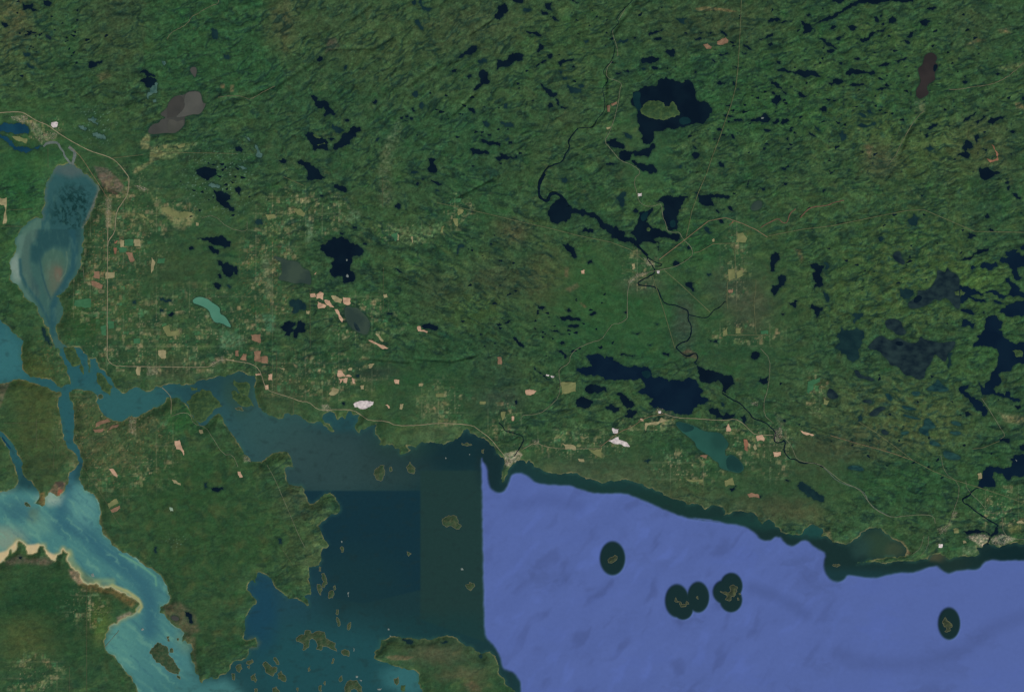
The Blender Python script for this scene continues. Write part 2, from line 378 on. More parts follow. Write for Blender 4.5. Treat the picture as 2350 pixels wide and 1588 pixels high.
k C2 550,355 600,315 640,315 690,345 740,355 745,385 680,390 610,400 560,380
k C2 470,485 490,445 530,430 580,450 625,480 600,505 540,530 480,515
k C2 830,400 860,390 920,420 950,465 995,500 960,530 920,530 890,500 870,455
k C2 735,515 790,490 860,520 855,550 800,565 745,540
k C2 925,545 950,535 1015,560 990,590 975,615 905,605 930,580
m C2 1350,665 1380,645 1450,660 1530,690 1580,720 1640,740 1750,740 1790,790 1830,840 1815,880 1790,900 1800,960 1850,935 1900,965 1950,1020 1968,1070 1920,1108 1860,1090 1800,1080 1740,1050 1740,1010 1690,990 1660,950 1600,920 1540,880 1530,830 1480,790 1400,730 # long dull green lake with a dark right end, below the biggest navy lake
k C2 1520,120 1560,160 1610,180 1680,195 1760,220 1840,235 1870,280 1880,320 1830,345 1800,395 1770,385 1780,340 1740,280 1690,290 1650,310 1600,300 1565,265 1555,215 1550,170 # boot-shaped black lake that the dark river leaves at its toe
k C2 1650,545 1680,525 1720,530 1750,570 1780,600 1800,570 1885,575 1880,600 1830,620 1780,630 1720,620 1680,580
k C2 1935,600 1970,590 1985,630 1978,680 1960,660
k C2 2030,50 2050,28 2090,30 2105,70 2080,95 2035,90
k C2 2090,295 2110,260 2180,245 2180,300
d C2 1760,480 1790,490 1790,520 1765,510
k C2 300,10 340,15 370,45 405,60 375,90 370,60 330,35
k C2 865,55 930,60 1000,60 930,68 880,65
k C2 1235,40 1300,42 1290,70 1250,55
k C2 1835,1250 1895,1215 1880,1245 1850,1268
k C2 2085,1315 2120,1305 2105,1325
d C2 1070,990 1135,980 1110,1015
k C2 100,160 180,230 240,270 200,255 140,210
v C3 1745,345 1790,330 1825,320 1820,350 1790,370 1840,420 1890,450 1940,470 1980,520 1970,600 1945,595 1950,560 1890,545 1860,490 1800,430 1760,400 # slanting navy lake with ragged ends left of the winding lake's tail
v C3 1915,1225 1925,1170 1950,1145 1960,1080 1985,1050 2050,1055 2110,1060 2170,1055 2215,1040 2200,980 2240,940 2300,930 2400,930 2400,1130 2260,1130 2210,1135 2190,1165 2150,1150 2120,1105 2045,1100 2040,1150 2070,1190 2060,1230 1990,1225 # stepped navy lake at the right edge, feeding a small dark river
k C3 2100,800 2120,795 2190,798 2195,825 2170,838 2110,830 # small black rectangular basin with rounded corners beside a pale road
k C3 1800,560 1830,565 1860,595 1810,608
k C3 2235,510 2285,500 2285,530 2260,540
k C3 2280,860 2344,860 2344,900 2290,900
e C3 1380,710 1430,690 1430,630 1470,610 1540,690 1520,710 1460,715 1480,780 1440,770 1390,740
e C3 1595,930 1610,900 1690,925 1760,955 1750,985 1690,990 1620,975
e C3 1480,815 1540,820 1590,870 1530,865 1480,850
e C3 750,1050 800,1030 890,1050 900,1090 820,1080 760,1070
e C3 1430,365 1530,310 1550,260 1590,320 1660,360 1630,385 1520,380
e C3 1310,385 1400,375 1390,420 1340,420
s C3 560,420 590,340 650,390 680,430 620,455
s C3 810,190 850,190 870,240 950,250 1000,280 960,290 900,265 850,265 815,220
e C3 1080,400 1120,395 1160,450 1120,470
s C3 940,580 1000,530 1060,510 1100,530 1040,560 1010,600 950,600
d C3 850,600 875,575 885,620 850,650
e C3 1660,650 1700,640 1760,660 1760,690 1700,680
e C3 1640,740 1720,730 1775,750 1720,775
s C3 1045,730 1080,710 1130,760 1070,770
e C3 1220,740 1300,730 1290,760 1230,765
e C3 1230,500 1300,515 1380,540 1300,550 1240,530
e C3 1240,580 1330,600 1420,630 1330,625 1250,600
s C3 880,460 960,445 980,490 900,480
d C3 305,1220 330,1180 400,1215 470,1270 540,1310 540,1360 490,1345 460,1345 390,1300 340,1260
k C3 200,1160 240,1170 225,1180
k C3 180,630 200,625 205,645 185,650
k D3 1770,120 1830,105 1890,98 1950,110 2000,130 2020,155 2060,110 2080,70 2090,90 2070,150 2030,178 2005,150 1940,125 1850,138 1800,135 # black hook-shaped inlet above the large pale harbour town
"""
ISLANDS = """
o A2 1040,985 1075,930 1110,905 1180,905 1230,910 1260,950 1300,950 1330,905 1350,920 1370,970 1395,1005 1390,1030 1330,1045 1280,1068 1230,1070 1170,1065 1100,1040 1050,1010 # wide green island filling the middle of a big black lake
o A1 460,1200 480,1200 540,1225 520,1235 470,1215
o A1 495,1290 560,1270 570,1285 510,1300
r B1 755,755 768,755 765,772 755,772
r B1 760,890 772,895 770,920 758,915
o B3 1700,1045 1740,1040 1740,1080 1710,1075
o B3 1755,1020 1800,1050 1780,1075 1752,1075
o C3 2215,20 2250,10 2300,20 2300,75 2250,75
r C3 2240,985 2255,990 2250,1005
o B2 1100,480 1120,472 1135,490 1125,508 1102,506
r A3 -15,1048 10,1050 0,1062 -15,1060
i C1 1000,1120 1030,1060 1060,1035 1090,1035 1095,1090 1080,1150 1060,1175 1020,1160
i C1 1140,1065 1155,1050 1160,1085 1145,1090
i C1 1290,1050 1320,1005 1340,1040 1365,1060 1360,1110 1330,1105 1300,1080
i C1 1780,840 1830,835 1870,855 1830,865 1785,855
i C1 1960,900 1980,895 1975,930 1962,925
r C1 1632,965 1645,972 1636,980
r C1 1843,935 1855,935 1850,946
i C1 1610,1510 1640,1495 1700,1480 1735,1490 1740,1549 D1 1745,45 1775,75 1755,100 1690,70 1650,80 1615,60 C1 1605,1530
i D1 700,265 715,255 730,270 725,305 712,305
r D1 708,205 718,205 716,228
i D1 1295,300 1315,310 1330,320 1310,340 1297,325
i D1 1815,600 1850,570 1890,585 1895,610 1860,645 1835,630
r D1 1775,445 1790,445 1795,465 1775,465
i D1 535,500 555,490 580,550 580,590 555,620 540,610
i D1 495,590 520,590 540,640 525,685 505,650
i D1 600,660 635,645 632,710 600,715
i D1 640,610 655,600 658,635 645,640
r D1 768,660 780,660 780,705 770,700
i D1 515,435 530,440 525,475 512,470
i D1 665,815 685,815 675,860 662,850
i D1 670,880 690,900 693,960 682,960 670,920
i D1 765,950 795,925 790,980 770,995
i D1 310,1080 350,1040 385,1040 390,1000 430,1000 440,1030 560,1015 570,1060 600,1090 655,1110 650,1140 668,1185 620,1165 570,1140 540,1130 530,1175 490,1165 500,1120 480,1080 420,1080 415,1150 365,1170 365,1110 # ragged comb-shaped green island with bays cut into its lower side
i D1 710,1185 745,1165 780,1190 775,1230 730,1220
i D1 620,1290 640,1245 640,1280 628,1295
i D1 415,1340 435,1310 435,1350 418,1362
i D1 110,1240 130,1245 158,1300 135,1300
i D1 10,1300 40,1275 80,1310 135,1325 130,1370 100,1405 40,1370
i D1 145,1390 175,1355 185,1390 215,1410 210,1455 150,1425
i D1 690,1430 715,1400 720,1440 700,1455
i D1 515,1490 535,1490 535,1540 518,1535
i D1 550,1470 566,1450 565,1485
i D1 310,1515 328,1510 320,1540
i D1 105,1510 130,1500 165,1560 105,1560
i D1 750,1490 790,1440 850,1445 890,1500 910,1560 860,1560 845,1520 800,1520 785,1560 730,1560
i D1 1180,1430 1215,1410 1220,1450 1200,1485 1185,1470
o D1 1240,1490 1280,1480 1285,1540 1250,1540
r D1 1122,985 1138,985 1136,998 1124,998
r D1 1136,1045 1152,1045 1148,1056
r D1 838,1402 860,1402 858,1420 842,1420
r D1 872,1438 895,1440 885,1452
r D1 1030,1515 1070,1512 1060,1530 1035,1530
r D1 815,1155 826,1160 824,1185 816,1180
i D0 1330,1200 1345,1160 1395,1110 1440,1130 1475,1140 1500,1220 1560,1290 1600,1350 1580,1390 1520,1370 1440,1310 1360,1240 # long green island in the middle of the turquoise strait
i D0 1575,1400 1600,1410 1600,1435 1580,1420
i D0 1510,1165 1530,1155 1540,1190 1515,1195
r D0 1255,985 1280,985 1280,1000 1260,1000
i D0 1485,1055 1505,1055 1510,1095 1490,1090
i D0 1575,1070 1590,1070 1585,1095
i D0 2105,1310 2140,1300 2150,1340 2130,1370 2105,1345
i D0 2190,1290 2240,1255 2250,1280 2215,1305
i D0 2230,1410 2270,1380 2285,1440 2270,1460 2235,1440
i D0 2060,1380 2085,1380 2085,1440 2065,1435
i D0 2260,1520 2280,1515 2285,1545 2265,1545
i D0 2200,1320 2220,1315 2215,1340
r D0 805,500 830,490 840,520 815,525
o C0 860,210 900,215 940,260 960,300 1000,340 980,420 940,390 900,340 860,290
o C0 1655,480 1700,440 1740,390 1800,360 1860,370 1900,430 1950,470 1980,510 1920,530 1890,580 1830,640 1780,665 1735,635 1695,585 1685,535 # bright green rounded island with a straight pale track, near the causeway
o C0 2060,380 2140,400 2200,420 2260,520 2190,520 2110,480 2065,440
o C0 2080,270 2200,300 2220,360 2210,420 2120,380 2080,330
i C0 2090,530 2150,520 2165,550 2110,545
i C0 870,415 900,405 915,440 885,450
o C0 720,130 745,170 745,235 720,200
o C0 570,-15 655,-15 690,60 720,110 700,150 640,160 610,110 580,50
i C0 220,1365 260,1380 270,1405 235,1400
o C0 1690,340 1750,345 1750,370 1700,370
u D2 755,375 775,355 800,348 815,330 838,345 835,370 805,392 760,396
u D2 1350,740 1358,705 1372,738 1395,750
u D2 1390,745 1405,750 1415,772 1450,765 1455,740 1475,765 1440,788 1400,785
u D2 1540,710 1555,695 1560,722
u D2 1750,650 1830,665 1850,650 1840,610 1870,595 1910,620 1890,680 1850,700 1850,730 1800,725 1820,700 1800,680 # olive anchor-shaped island on the rightmost large dark shoal
u D2 1905,710 1922,730 1910,730
u D2 1920,670 1935,675 1925,680
u D3 1600,920 1620,885 1635,915 1680,940 1685,965 1660,975 1670,1000 1640,1015 1620,1010 1640,985 1610,955
u D3 620,415 690,420 660,435
"""
FIELDS = """
p B1 430,1065 480,1060 490,1090 440,1095
p B1 490,1070 520,1045 555,1060 550,1120 520,1100 495,1110
p B1 500,1130 580,1170 560,1190 505,1195
p B1 560,1120 610,1125 650,1185 610,1180 570,1150
y B1 620,1085 660,1080 720,1110 710,1145 650,1130
p B1 725,1095 790,1100 795,1150 770,1165 725,1140
p B1 650,1200 680,1200 700,1250 730,1290 720,1315 690,1280
p B1 1385,1355 1415,1350 1420,1385 1480,1395 1475,1410 1395,1395
p B1 950,1475 980,1475 1050,1510 1130,1545 1100,1549 1020,1510
y B1 1015,1415 1040,1420 1090,1480 1075,1490
y B1 1085,1070 1115,1065 1120,1095 1095,1100
l B1 290,310 350,310 390,350 380,380 320,360
l B1 40,360 130,365 120,390 60,410
y B1 400,1215 430,1215 425,1245 402,1240
y B1 1335,550 1348,560 1350,625 1340,605
y B1 1210,530 1225,545 1220,590 1208,585
p B1 470,890 495,865 485,890
c B1 1150,540 1210,520 1215,580 1190,600
l B1 1700,395 1745,395 1745,470 1720,450
l B1 1740,310 1800,325 1790,345 1750,370
l B1 1600,470 1625,460 1615,525 1595,520
w C1 820,490 870,465 940,460 1000,470 990,500 950,520 880,535 830,520 # white quarry with dark benches beside the pale shore road
p C1 65,230 100,225 100,280 65,280
p C1 30,325 65,320 65,360 40,365
p C1 680,195 710,195 750,245 770,230 805,245 800,250 680,250
p C1 690,265 730,265 700,310
p C1 730,270 770,260 760,305 730,300
p C1 805,260 830,270 835,310 815,310
y C1 600,405 640,340 690,360 685,385 620,415
p C1 1180,275 1225,275 1225,315 1190,310
y C1 950,145 1005,130 985,165 955,175
x C1 0,70 55,70 60,130 0,125
y C1 140,155 215,180 200,195
y C1 770,180 810,175 805,195 775,195
y C1 1400,310 1440,310 1430,335 1400,335
l C1 1940,470 1995,470 1990,490 1940,490
p C1 2225,600 2245,600 2245,640 2225,640
x C1 2095,75 2130,75 2135,140 2100,140
y C1 1235,490 1265,490 1250,540 1230,535
l C1 1550,400 1620,400 1620,425 1550,425
y C1 880,330 915,325 910,360 885,360
l C1 2130,560 2170,560 2165,600 2140,640 2130,600
p C1 1100,500 1120,495 1145,530 1130,530
y C0 1410,15 1480,15 1480,85 1440,90 1415,60
x C0 2095,20 2125,15 2125,70 2095,65
x C0 2165,45 2195,45 2195,110 2130,100
x C0 2260,25 2324,20 2324,120 2265,110
y C0 1225,155 1255,160 1250,240 1225,235
y C0 2010,90 2080,95 2090,110 2020,105
p C0 1555,820 1600,810 1620,870 1640,910 1640,950 1610,900 1570,890
p C0 970,1065 1010,1065 1050,1120 1045,1140 1010,1115
p C0 2115,1090 2140,1090 2160,1140 2135,1145
p C0 2270,225 2320,220 2320,240 2275,240
y C0 1530,1160 1560,1165 1610,1195 1610,1215 1550,1195
x C0 860,660 960,625 985,650 850,700
l C0 960,1370 1040,1330 1060,1370 975,1420
x C0 985,1430 1070,1390 1075,1415 1010,1455
y C0 1770,720 1800,720 1810,750 1785,755
t C0 1510,1405 1535,1410 1545,1440 1520,1440
x C0 830,715 925,705 920,735 850,745
x C0 1000,680 1060,670 1040,700 960,730
y B0 1075,580 1110,590 1110,650 1075,648
y B0 1195,580 1235,578 1255,600 1253,645 1200,640
a B0 1015,655 1045,655 1040,710 1018,705
x B0 840,865 890,865 890,930 835,920
y B0 945,870 1025,870 1020,920 940,930
x B0 815,950 860,955 920,985 910,1020 860,1010 820,990
x B0 1110,690 1180,700 1200,770 1160,780
a B0 1020,610 1050,585 1050,600 1030,620
c B0 1110,580 1190,580 1185,640 1115,640
c B0 670,1120 815,1110 810,1185 665,1170
y B0 1745,430 1770,435 1768,460 1745,458
l B0 1450,340 1520,320 1600,350 1640,330 1740,360 1640,390 1540,380
l B0 1220,345 1280,360 1310,395 1270,385
y B0 0,210 65,210 60,440 30,445 45,280 0,270
x B0 2230,1420 2320,1420 2320,1500 2240,1470
c B0 900,1350 950,1340 950,1430 910,1425
c B0 965,1300 1020,1310 1015,1370 970,1370
c B0 1190,1460 1250,1455 1250,1500 1195,1505
l B0 1450,1360 1500,1340 1520,1400 1600,1380 1590,1430 1490,1440
c B0 1060,655 1130,655 1125,700 1065,700
c B0 1410,745 1470,745 1465,790 1400,790
y B0 1350,740 1385,790 1350,880
l B0 1440,300 1500,290 1530,320 1460,345
y B2 965,800 990,795 1000,840 975,850
l B2 1900,530 1950,520 1990,570 1975,610 1895,610
l B2 1820,845 1880,840 1885,930 1830,950
x B2 1820,1030 1865,1025 1860,1055 1825,1055
y B2 1680,580 1700,575 1700,600 1685,605
w B2 1185,855 1215,860 1210,885 1190,880
p B2 515,860 545,850 545,885 520,885
w B2 1020,175 1055,170 1055,195 1025,200
a B2 1830,460 1860,420 1880,425 1850,440
l B2 1895,870 1950,850 1955,900 1900,930
l B2 1890,1370 1935,1370 1930,1415 1890,1415
c B2 2110,1390 2175,1390 2175,1425 2115,1420
l B2 1780,1390 1815,1360 1815,1430 1775,1440
x A2 1725,375 1760,355 1800,340 1825,360 1815,390 1770,405 1725,400
x A2 1600,405 1640,395 1680,420 1670,440 1630,440
x A2 745,945 775,940 770,1000 750,1000
x A2 780,930 835,905 835,930 790,950
y A2 740,1140 780,1130 770,1150 745,1155
p C2 20,370 60,360 120,375 100,400 30,410
p C2 1805,700 1825,665 1850,720 1840,735 1805,735
a C2 1960,805 1990,805 2000,850 1995,910 1965,890
y C2 2000,835 2020,850 2015,880 2000,870
p C2 2070,775 2120,760 2145,795 2140,820 2080,820
p C2 2220,915 2290,915 2290,945 2230,960
y C2 2045,870 2060,845 2080,885 2060,900
w C2 790,705 850,710 840,750 800,750 # small white pit just above the crossing of the diagonal road
w C2 760,820 850,785 850,805 880,815 920,830 950,870 910,870 890,860 860,845 800,840 # stepped pale pit with a peach tinge, just below the white pit
p C2 1040,620 1060,620 1070,645 1045,640
y C2 1085,660 1200,650 1230,610 1280,640 1200,670 1110,680 1090,730
l C2 335,300 470,300 470,380 340,410
w C2 1200,555 1225,550 1225,575 1205,575
y C2 345,840 400,850 470,870 470,900 380,895
l C2 580,890 700,890 700,970 640,940
x C2 1570,950 1640,945 1630,975
l C2 1790,1170 1860,1140 1880,1210 1800,1225
x C2 1990,1290 2090,1290 2100,1325 2010,1320
l C2 1440,1150 1600,1155 1600,1185 1480,1180
w C2 205,228 235,232 230,245 205,240
w C2 245,240 280,245 275,258 250,255
y C2 490,975 540,980 545,1005 500,1000
p C3 325,720 400,745 455,765 440,775 380,765
c C3 400,290 510,255 510,300 450,320 440,370 400,400
l C3 540,440 590,460 570,500 540,495
y C3 1905,1110 1940,1100 1945,1150 1910,1160
y C3 2250,1540 2300,1520 2320,1549 2260,1549
a A3 1985,1410 2060,1420 2080,1400 2070,1360 2030,1290 2050,1300 2090,1370 2090,1430 2020,1450
w D3 1560,230 1595,230 1595,262 1562,262 # pale square lot near the shore beside the looping green fairways
l D3 1690,95 1735,90 1740,130 1700,135
y D3 1775,205 1800,200 1810,220 1780,225
w A0 460,1095 490,1088 522,1095 510,1135 475,1140 460,1120 # bright white mill yard beside the highway outside the horseshoe bend
l A0 1390,1310 1405,1305 1405,1330 1385,1330
l A0 1455,1295 1495,1285 1490,1320 1460,1325
l A0 1580,1290 1650,1280 1640,1310 1590,1320
l A0 110,1215 180,1215 250,1240 240,1280 170,1260
"""
RIVERS = """
1.2 k A2 1000,-20 930,55 890,95 835,160 835,190 860,205 800,265 780,300 790,370 820,420 810,480 790,550 730,610 710,650 755,700 755,735 720,770 705,800 725,880 730,990 660,1060 630,1140 560,1140 490,1145
2.6 k A2 490,1145 450,1190 400,1260 420,1320 370,1380 360,1440 270,1470 210,1500 180,1549 B2 195,0
6.5 k B2 195,0 160,50 140,110 145,200 180,235 225,240 235,190 270,170 320,180 370,230 400,290
6 k B2 1015,635 1060,680 1105,725
2.4 k B2 1100,720 1110,770 1150,810 1170,850 1165,885 1120,910 1060,940 1015,970 1040,990 1100,995 1170,1000 1210,1040 1225,1100 1270,1160 1350,1160 1410,1190 1465,1210 1470,1250 1465,1290 1495,1340 1495,1420 1470,1480 1400,1500 1365,1530 C2 1365,0 1420,50 1470,75 1530,35 1550,60 1550,100 1525,125
2.0 k B2 1170,820 1230,820 1235,795 1180,790 1110,740
2.4 k C2 1770,395 1850,450 1930,485 1980,540 2020,580 2040,620 2110,640 2160,660 2210,710 2250,750 2230,800 2240,835 2290,830 2324,815 C3 200,830 195,860 185,900 210,950 250,985 280,975 340,1020 460,1010 540,1055
2.2 s C3 540,1055 600,1110 640,1160 720,1200 850,1240 910,1290 930,1350 980,1410 1050,1450 1140,1495
2.8 k C3 1915,1230 1860,1260 1830,1310 1775,1330 1775,1365 1830,1390 1880,1440 1960,1490 2050,1549 D3 2080,50 2085,75
2 k D3 2020,170 2005,220 2002,240
1.8 k B2 1470,1250 1610,1280 1650,1270 1690,1210 1740,1190 1800,1130
2 x B3 -20,475 60,430 140,390 165,430 215,440 240,350 290,310
2 x B3 335,390 370,340 440,290 560,285 640,250 720,235
1.2 y A0 1950,-20 1945,40 1890,55 1820,90 1760,130 1710,150 1690,190 1640,240 1580,265 1520,300 1490,350
1.2 y A0 1940,870 2060,855 2170,860 2215,895 2300,850 A1 0,830 60,800 120,770
1.3 y A3 1650,800 1760,800 1860,775 1990,765 2100,730 2200,670 2340,540
1.3 y A3 1430,990 1340,1080 1280,1190 1220,1290 1180,1390 1100,1480
5.5 t A0 390,1305 410,1285 450,1270 490,1268 525,1280
4.5 t A0 525,1280 540,1320 570,1350 575,1390 610,1430 630,1460
6 t A0 615,1310 665,1345 672,1385 655,1430 640,1465
4 b C0 20,790 60,845 95,890
2 k C1 2110,660 2150,690 2165,735 2220,740 2270,760 2324,770 C2 5,830 -40,900 -80,960
"""
ROADS = """
2.3 1 A0 -20,1010 100,1000 190,1000 240,1020 330,1080 430,1115 520,1185 640,1260 800,1345 900,1375 1000,1410 1060,1460 1130,1549 B0 1155,40 1140,180 1110,230 1040,330 1030,430 1025,520 970,590 960,640
1.8 1 B0 965,210 962,600 960,900 958,1549 C0 957,0 960,100 1010,150 1100,158 1400,160 1850,168 1890,140 1980,90 2080,110 2200,125 2280,155 2324,220 C1 30,330 60,370 150,400 280,440 350,470 420,470 500,540 560,545 700,540 820,545 900,600 960,640 1110,640 1200,685 1400,680 1560,660 1700,665 1880,680 1930,720 2040,800 2100,880 2160,950
1.4 2 A0 620,1310 700,1370 760,1450 820,1549 B0 880,90 960,215
1.2 3 A0 1000,1410 1280,1378
1.2 3 A0 1340,1358 1600,1360 2110,1370
1.1 3 B1 200,25 380,105
1.2 3 B1 1560,255 1740,295 1900,330 2080,370 2324,430 B2 250,485 480,545 780,605 950,670 1090,780
1.9 2 B2 1210,760 1430,590 1720,360 2030,470 2170,560
1.3 3 B3 50,550 360,490 620,460 1000,380 1280,325 1430,318 1880,510 2344,520
1.3 3 A2 1940,-20 1930,250 1910,600 1890,780 1850,930 1790,1100 1750,1220 1680,1400 1630,1549 B2 1560,160 1500,330 1450,560
1.3 4 A2 905,90 850,185
1.3 4 A2 842,505 838,430 795,310 800,270
1.4 4 A2 790,550 740,620 745,700 830,720 880,750 860,800 850,900 830,990 800,1100 760,1200 720,1260 790,1340 860,1430 960,1465 1030,1510 1040,1549 B2 995,30 990,100 1010,150 1025,240 1080,285 1160,290 1230,255 1240,380 1270,440 1280,510 1340,520 1390,515 1420,580 1490,640 1510,700 1490,740 1400,800 1330,830 1170,860 1000,900 930,985 925,1250 930,1280 860,1330 800,1325 750,1390 700,1470 600,1495 520,1530 480,1549 C2 420,60 415,130 320,180 320,250 335,300 320,430 240,510 150,580 0,592
1.3 3 B2 1250,850 1400,980 1660,1225
1.1 3 B2 1150,900 1200,1060 1250,1210 1350,1549
1.4 3 B2 1520,700 1570,690 1690,620 1880,615 1885,800 1885,940 1850,945 1815,960 1810,1130 1820,1200
1.2 3 B2 2070,940 2065,1050 2050,1130 2060,1280 2070,1420
1.2 3 B2 1780,1430 2180,1430
1.3 4 C2 2110,0 2195,90 2190,250 2170,380 2140,460 2140,590 2210,650
1.6 1 C2 1260,580 1370,615 1540,620 1790,640 1880,620 1960,665 2010,720 2060,765 2220,768
1.6 2 C2 1270,580 1080,610 980,690 850,740 690,870
1.2 1 C2 0,890 110,830 200,870 340,890 680,885
1.4 4 C3 170,770 240,840 280,930 300,980 380,1010 500,1020 600,1095 700,1180 860,1245 930,1350 1000,1430 1140,1500 1280,1480 1450,1470 1520,1490 1530,1549
1.3 3 C3 850,650 1000,740 1200,890 1330,990 1500,1080 1700,1165 1900,1225 2130,1300 2344,1380
1.3 2 C3 600,770 830,840 1100,910 1330,990
1.1 3 C3 2100,820 1950,880 1860,890
1.1 4 C3 2110,800 2155,770 2100,690 1990,510 1940,440
1.1 4 C3 1580,950 1610,1100 1740,1190 1740,1310 1700,1420 1660,1549 D3 1600,110 1570,150
1.1 4 C3 1800,1170 1810,1250 1960,1390 1980,1450 2120,1470 2130,1549
1.0 5 C0 40,660 460,655
1.0 5 C0 330,620 330,880
1.0 5 C0 290,800 490,800 480,1060
1.6 1 C0 1440,345 1490,390 1525,440 1525,580
1.2 4 C0 1530,600 1620,565 1690,580 1720,670 1830,695 1880,770 1990,945 2070,935 2120,1050
1.0 5 C0 740,1050 830,1180 930,1330 1040,1530 D0 1100,90
1.0 5 C0 810,840 1000,740
1.0 5 D0 775,600 775,1549
1.0 5 D0 622,1320 622,1549
1.1 4 C1 50,1030 120,1150 200,1340 290,1549 D1 350,190 390,260
1.0 5 D1 190,280 280,410
1.0 4 D0 1060,1000 930,1150
1.1 4 B0 2200,420 2200,520 2030,480 1900,360 1800,390
1.1 5 B1 1080,30 1080,300
1.1 5 B1 1085,830 1085,1200
1.1 5 B1 435,1010 435,1549
1.1 5 C1 285,400 285,580
1.1 5 C1 138,30 138,400
1.1 5 B0 65,320 300,312
1.1 5 B0 0,465 200,465
1.1 4 B0 740,820 755,960
1.1 5 A0 432,1320 432,1490
1.0 4 D3 1430,150 1400,270 1330,320
1.0 4 D3 1470,160 1470,250 1400,340
1.2 4 D3 2130,0 2130,140 2250,190 2344,190
1.0 4 C2 0,592 -30,640
"""
SEA = "C0 -1600,-1000 B0 -60,1240 0,1290 50,1335 100,1395 150,1435 210,1480 190,1549 C0 190,100 200,190 250,230 330,255 400,270 450,270 490,310 540,350 625,320 632,300 600,190 575,140 545,70 525,0 B0 490,1549 470,1480 450,1430 440,1370 410,1350 390,1310 355,1250 340,1200 310,1150 250,1120 210,1085 190,1030 160,985 130,970 95,940 90,900 95,830 82,790 110,740 135,700 150,640 135,600 160,545 180,500 215,460 250,420 300,395 345,390 378,395 385,300 392,210 400,150 435,50 460,0 A0 470,1540 490,1495 520,1470 580,1465 610,1450 640,1460 680,1490 730,1520 B0 770,0 790,20 830,60 880,105 890,140 865,200 840,270 800,350 765,430 745,500 740,600 735,680 720,760 690,850 650,930 610,1000 570,1045 500,1085 530,1110 545,1160 560,1200 535,1290 530,1320 500,1335 498,1400 515,1450 530,1480 560,1510 600,1540 C0 620,-5 700,-15 740,40 775,60 780,130 785,210 800,215 800,85 850,85 870,130 880,170 940,215 985,260 1010,310 1030,350 1080,395 1110,400 1140,375 1180,355 1260,365 1310,385 1350,375 1390,335 1430,345 1470,325 1560,315 1700,320 1750,290 1830,280 1870,265 1950,240 2010,245 2040,235 2110,205 2170,215 2220,240 2270,240 2275,290 2255,340 2270,420 2290,490 2324,540 C1 40,570 100,600 150,625 190,620 200,590 250,580 300,580 350,600 380,630 420,660 470,660 520,645 540,660 570,690 590,720 620,740 650,735 630,700 610,665 560,655 540,620 545,590 580,570 610,555 640,570 660,600 680,635 720,600 750,630 755,590 775,555 800,560 810,590 870,590 860,640 830,690 835,715 870,755 880,720 930,710 970,685 1020,670 1010,720 1010,750 1040,790 1060,815 1040,850 1100,860 1160,850 1190,890 1230,895 1240,945 1280,930 1330,900 1310,890 1290,860 1330,865 1370,880 1400,845 1420,830 1470,835 1540,835 1600,840 1620,860 1650,835 1700,825 1745,800 1780,770 1800,720 1830,710 1850,745 1890,760 1930,790 1980,795 2010,820 2040,860 2080,890 2085,930 2120,960 2150,965 2165,1000 2155,1060 2140,1110 2128,1150 2140,1190 2150,1190 2165,1150 2185,1090 2210,1050 2255,1020 2270,990 2324,990 C2 30,1020 60,990 90,1020 100,1050 150,1060 200,1090 250,1105 320,1115 380,1105 430,1100 480,1105 510,1130 560,1160 620,1165 680,1185 740,1190 780,1170 840,1175 880,1160 960,1175 1020,1195 1090,1225 1150,1235 1200,1265 1250,1305 1310,1325 1370,1340 1420,1350 1460,1385 1530,1380 1580,1390 1620,1430 1660,1400 1720,1395 1780,1410 1800,1450 1775,1490 1790,1475 1870,1445 1940,1440 2000,1460 2060,1465 2100,1530 D3 0,60 60,10 100,40 110,75 150,95 160,125 200,140 260,150 320,155 360,130 380,90 430,60 490,75 540,110 520,160 560,160 600,190 620,215 680,225 740,240 790,215 850,170 900,120 950,90 1010,85 1050,90 1090,140 1150,185 1220,210 1260,250 1280,290 1270,340 1200,355 1100,345 1020,360 940,375 850,390 840,405 950,395 1060,405 1150,395 1280,385 1400,365 1470,370 1480,340 1530,320 1580,315 1620,340 1650,365 1700,345 1780,340 1900,335 1930,320 1910,280 1900,250 1950,270 1960,240 2000,220 2060,240 2110,265 2160,240 2230,220 2324,235 3200,240 9000,240 9000,8000 D0 -8000,8000 C0 -8000,-1000"
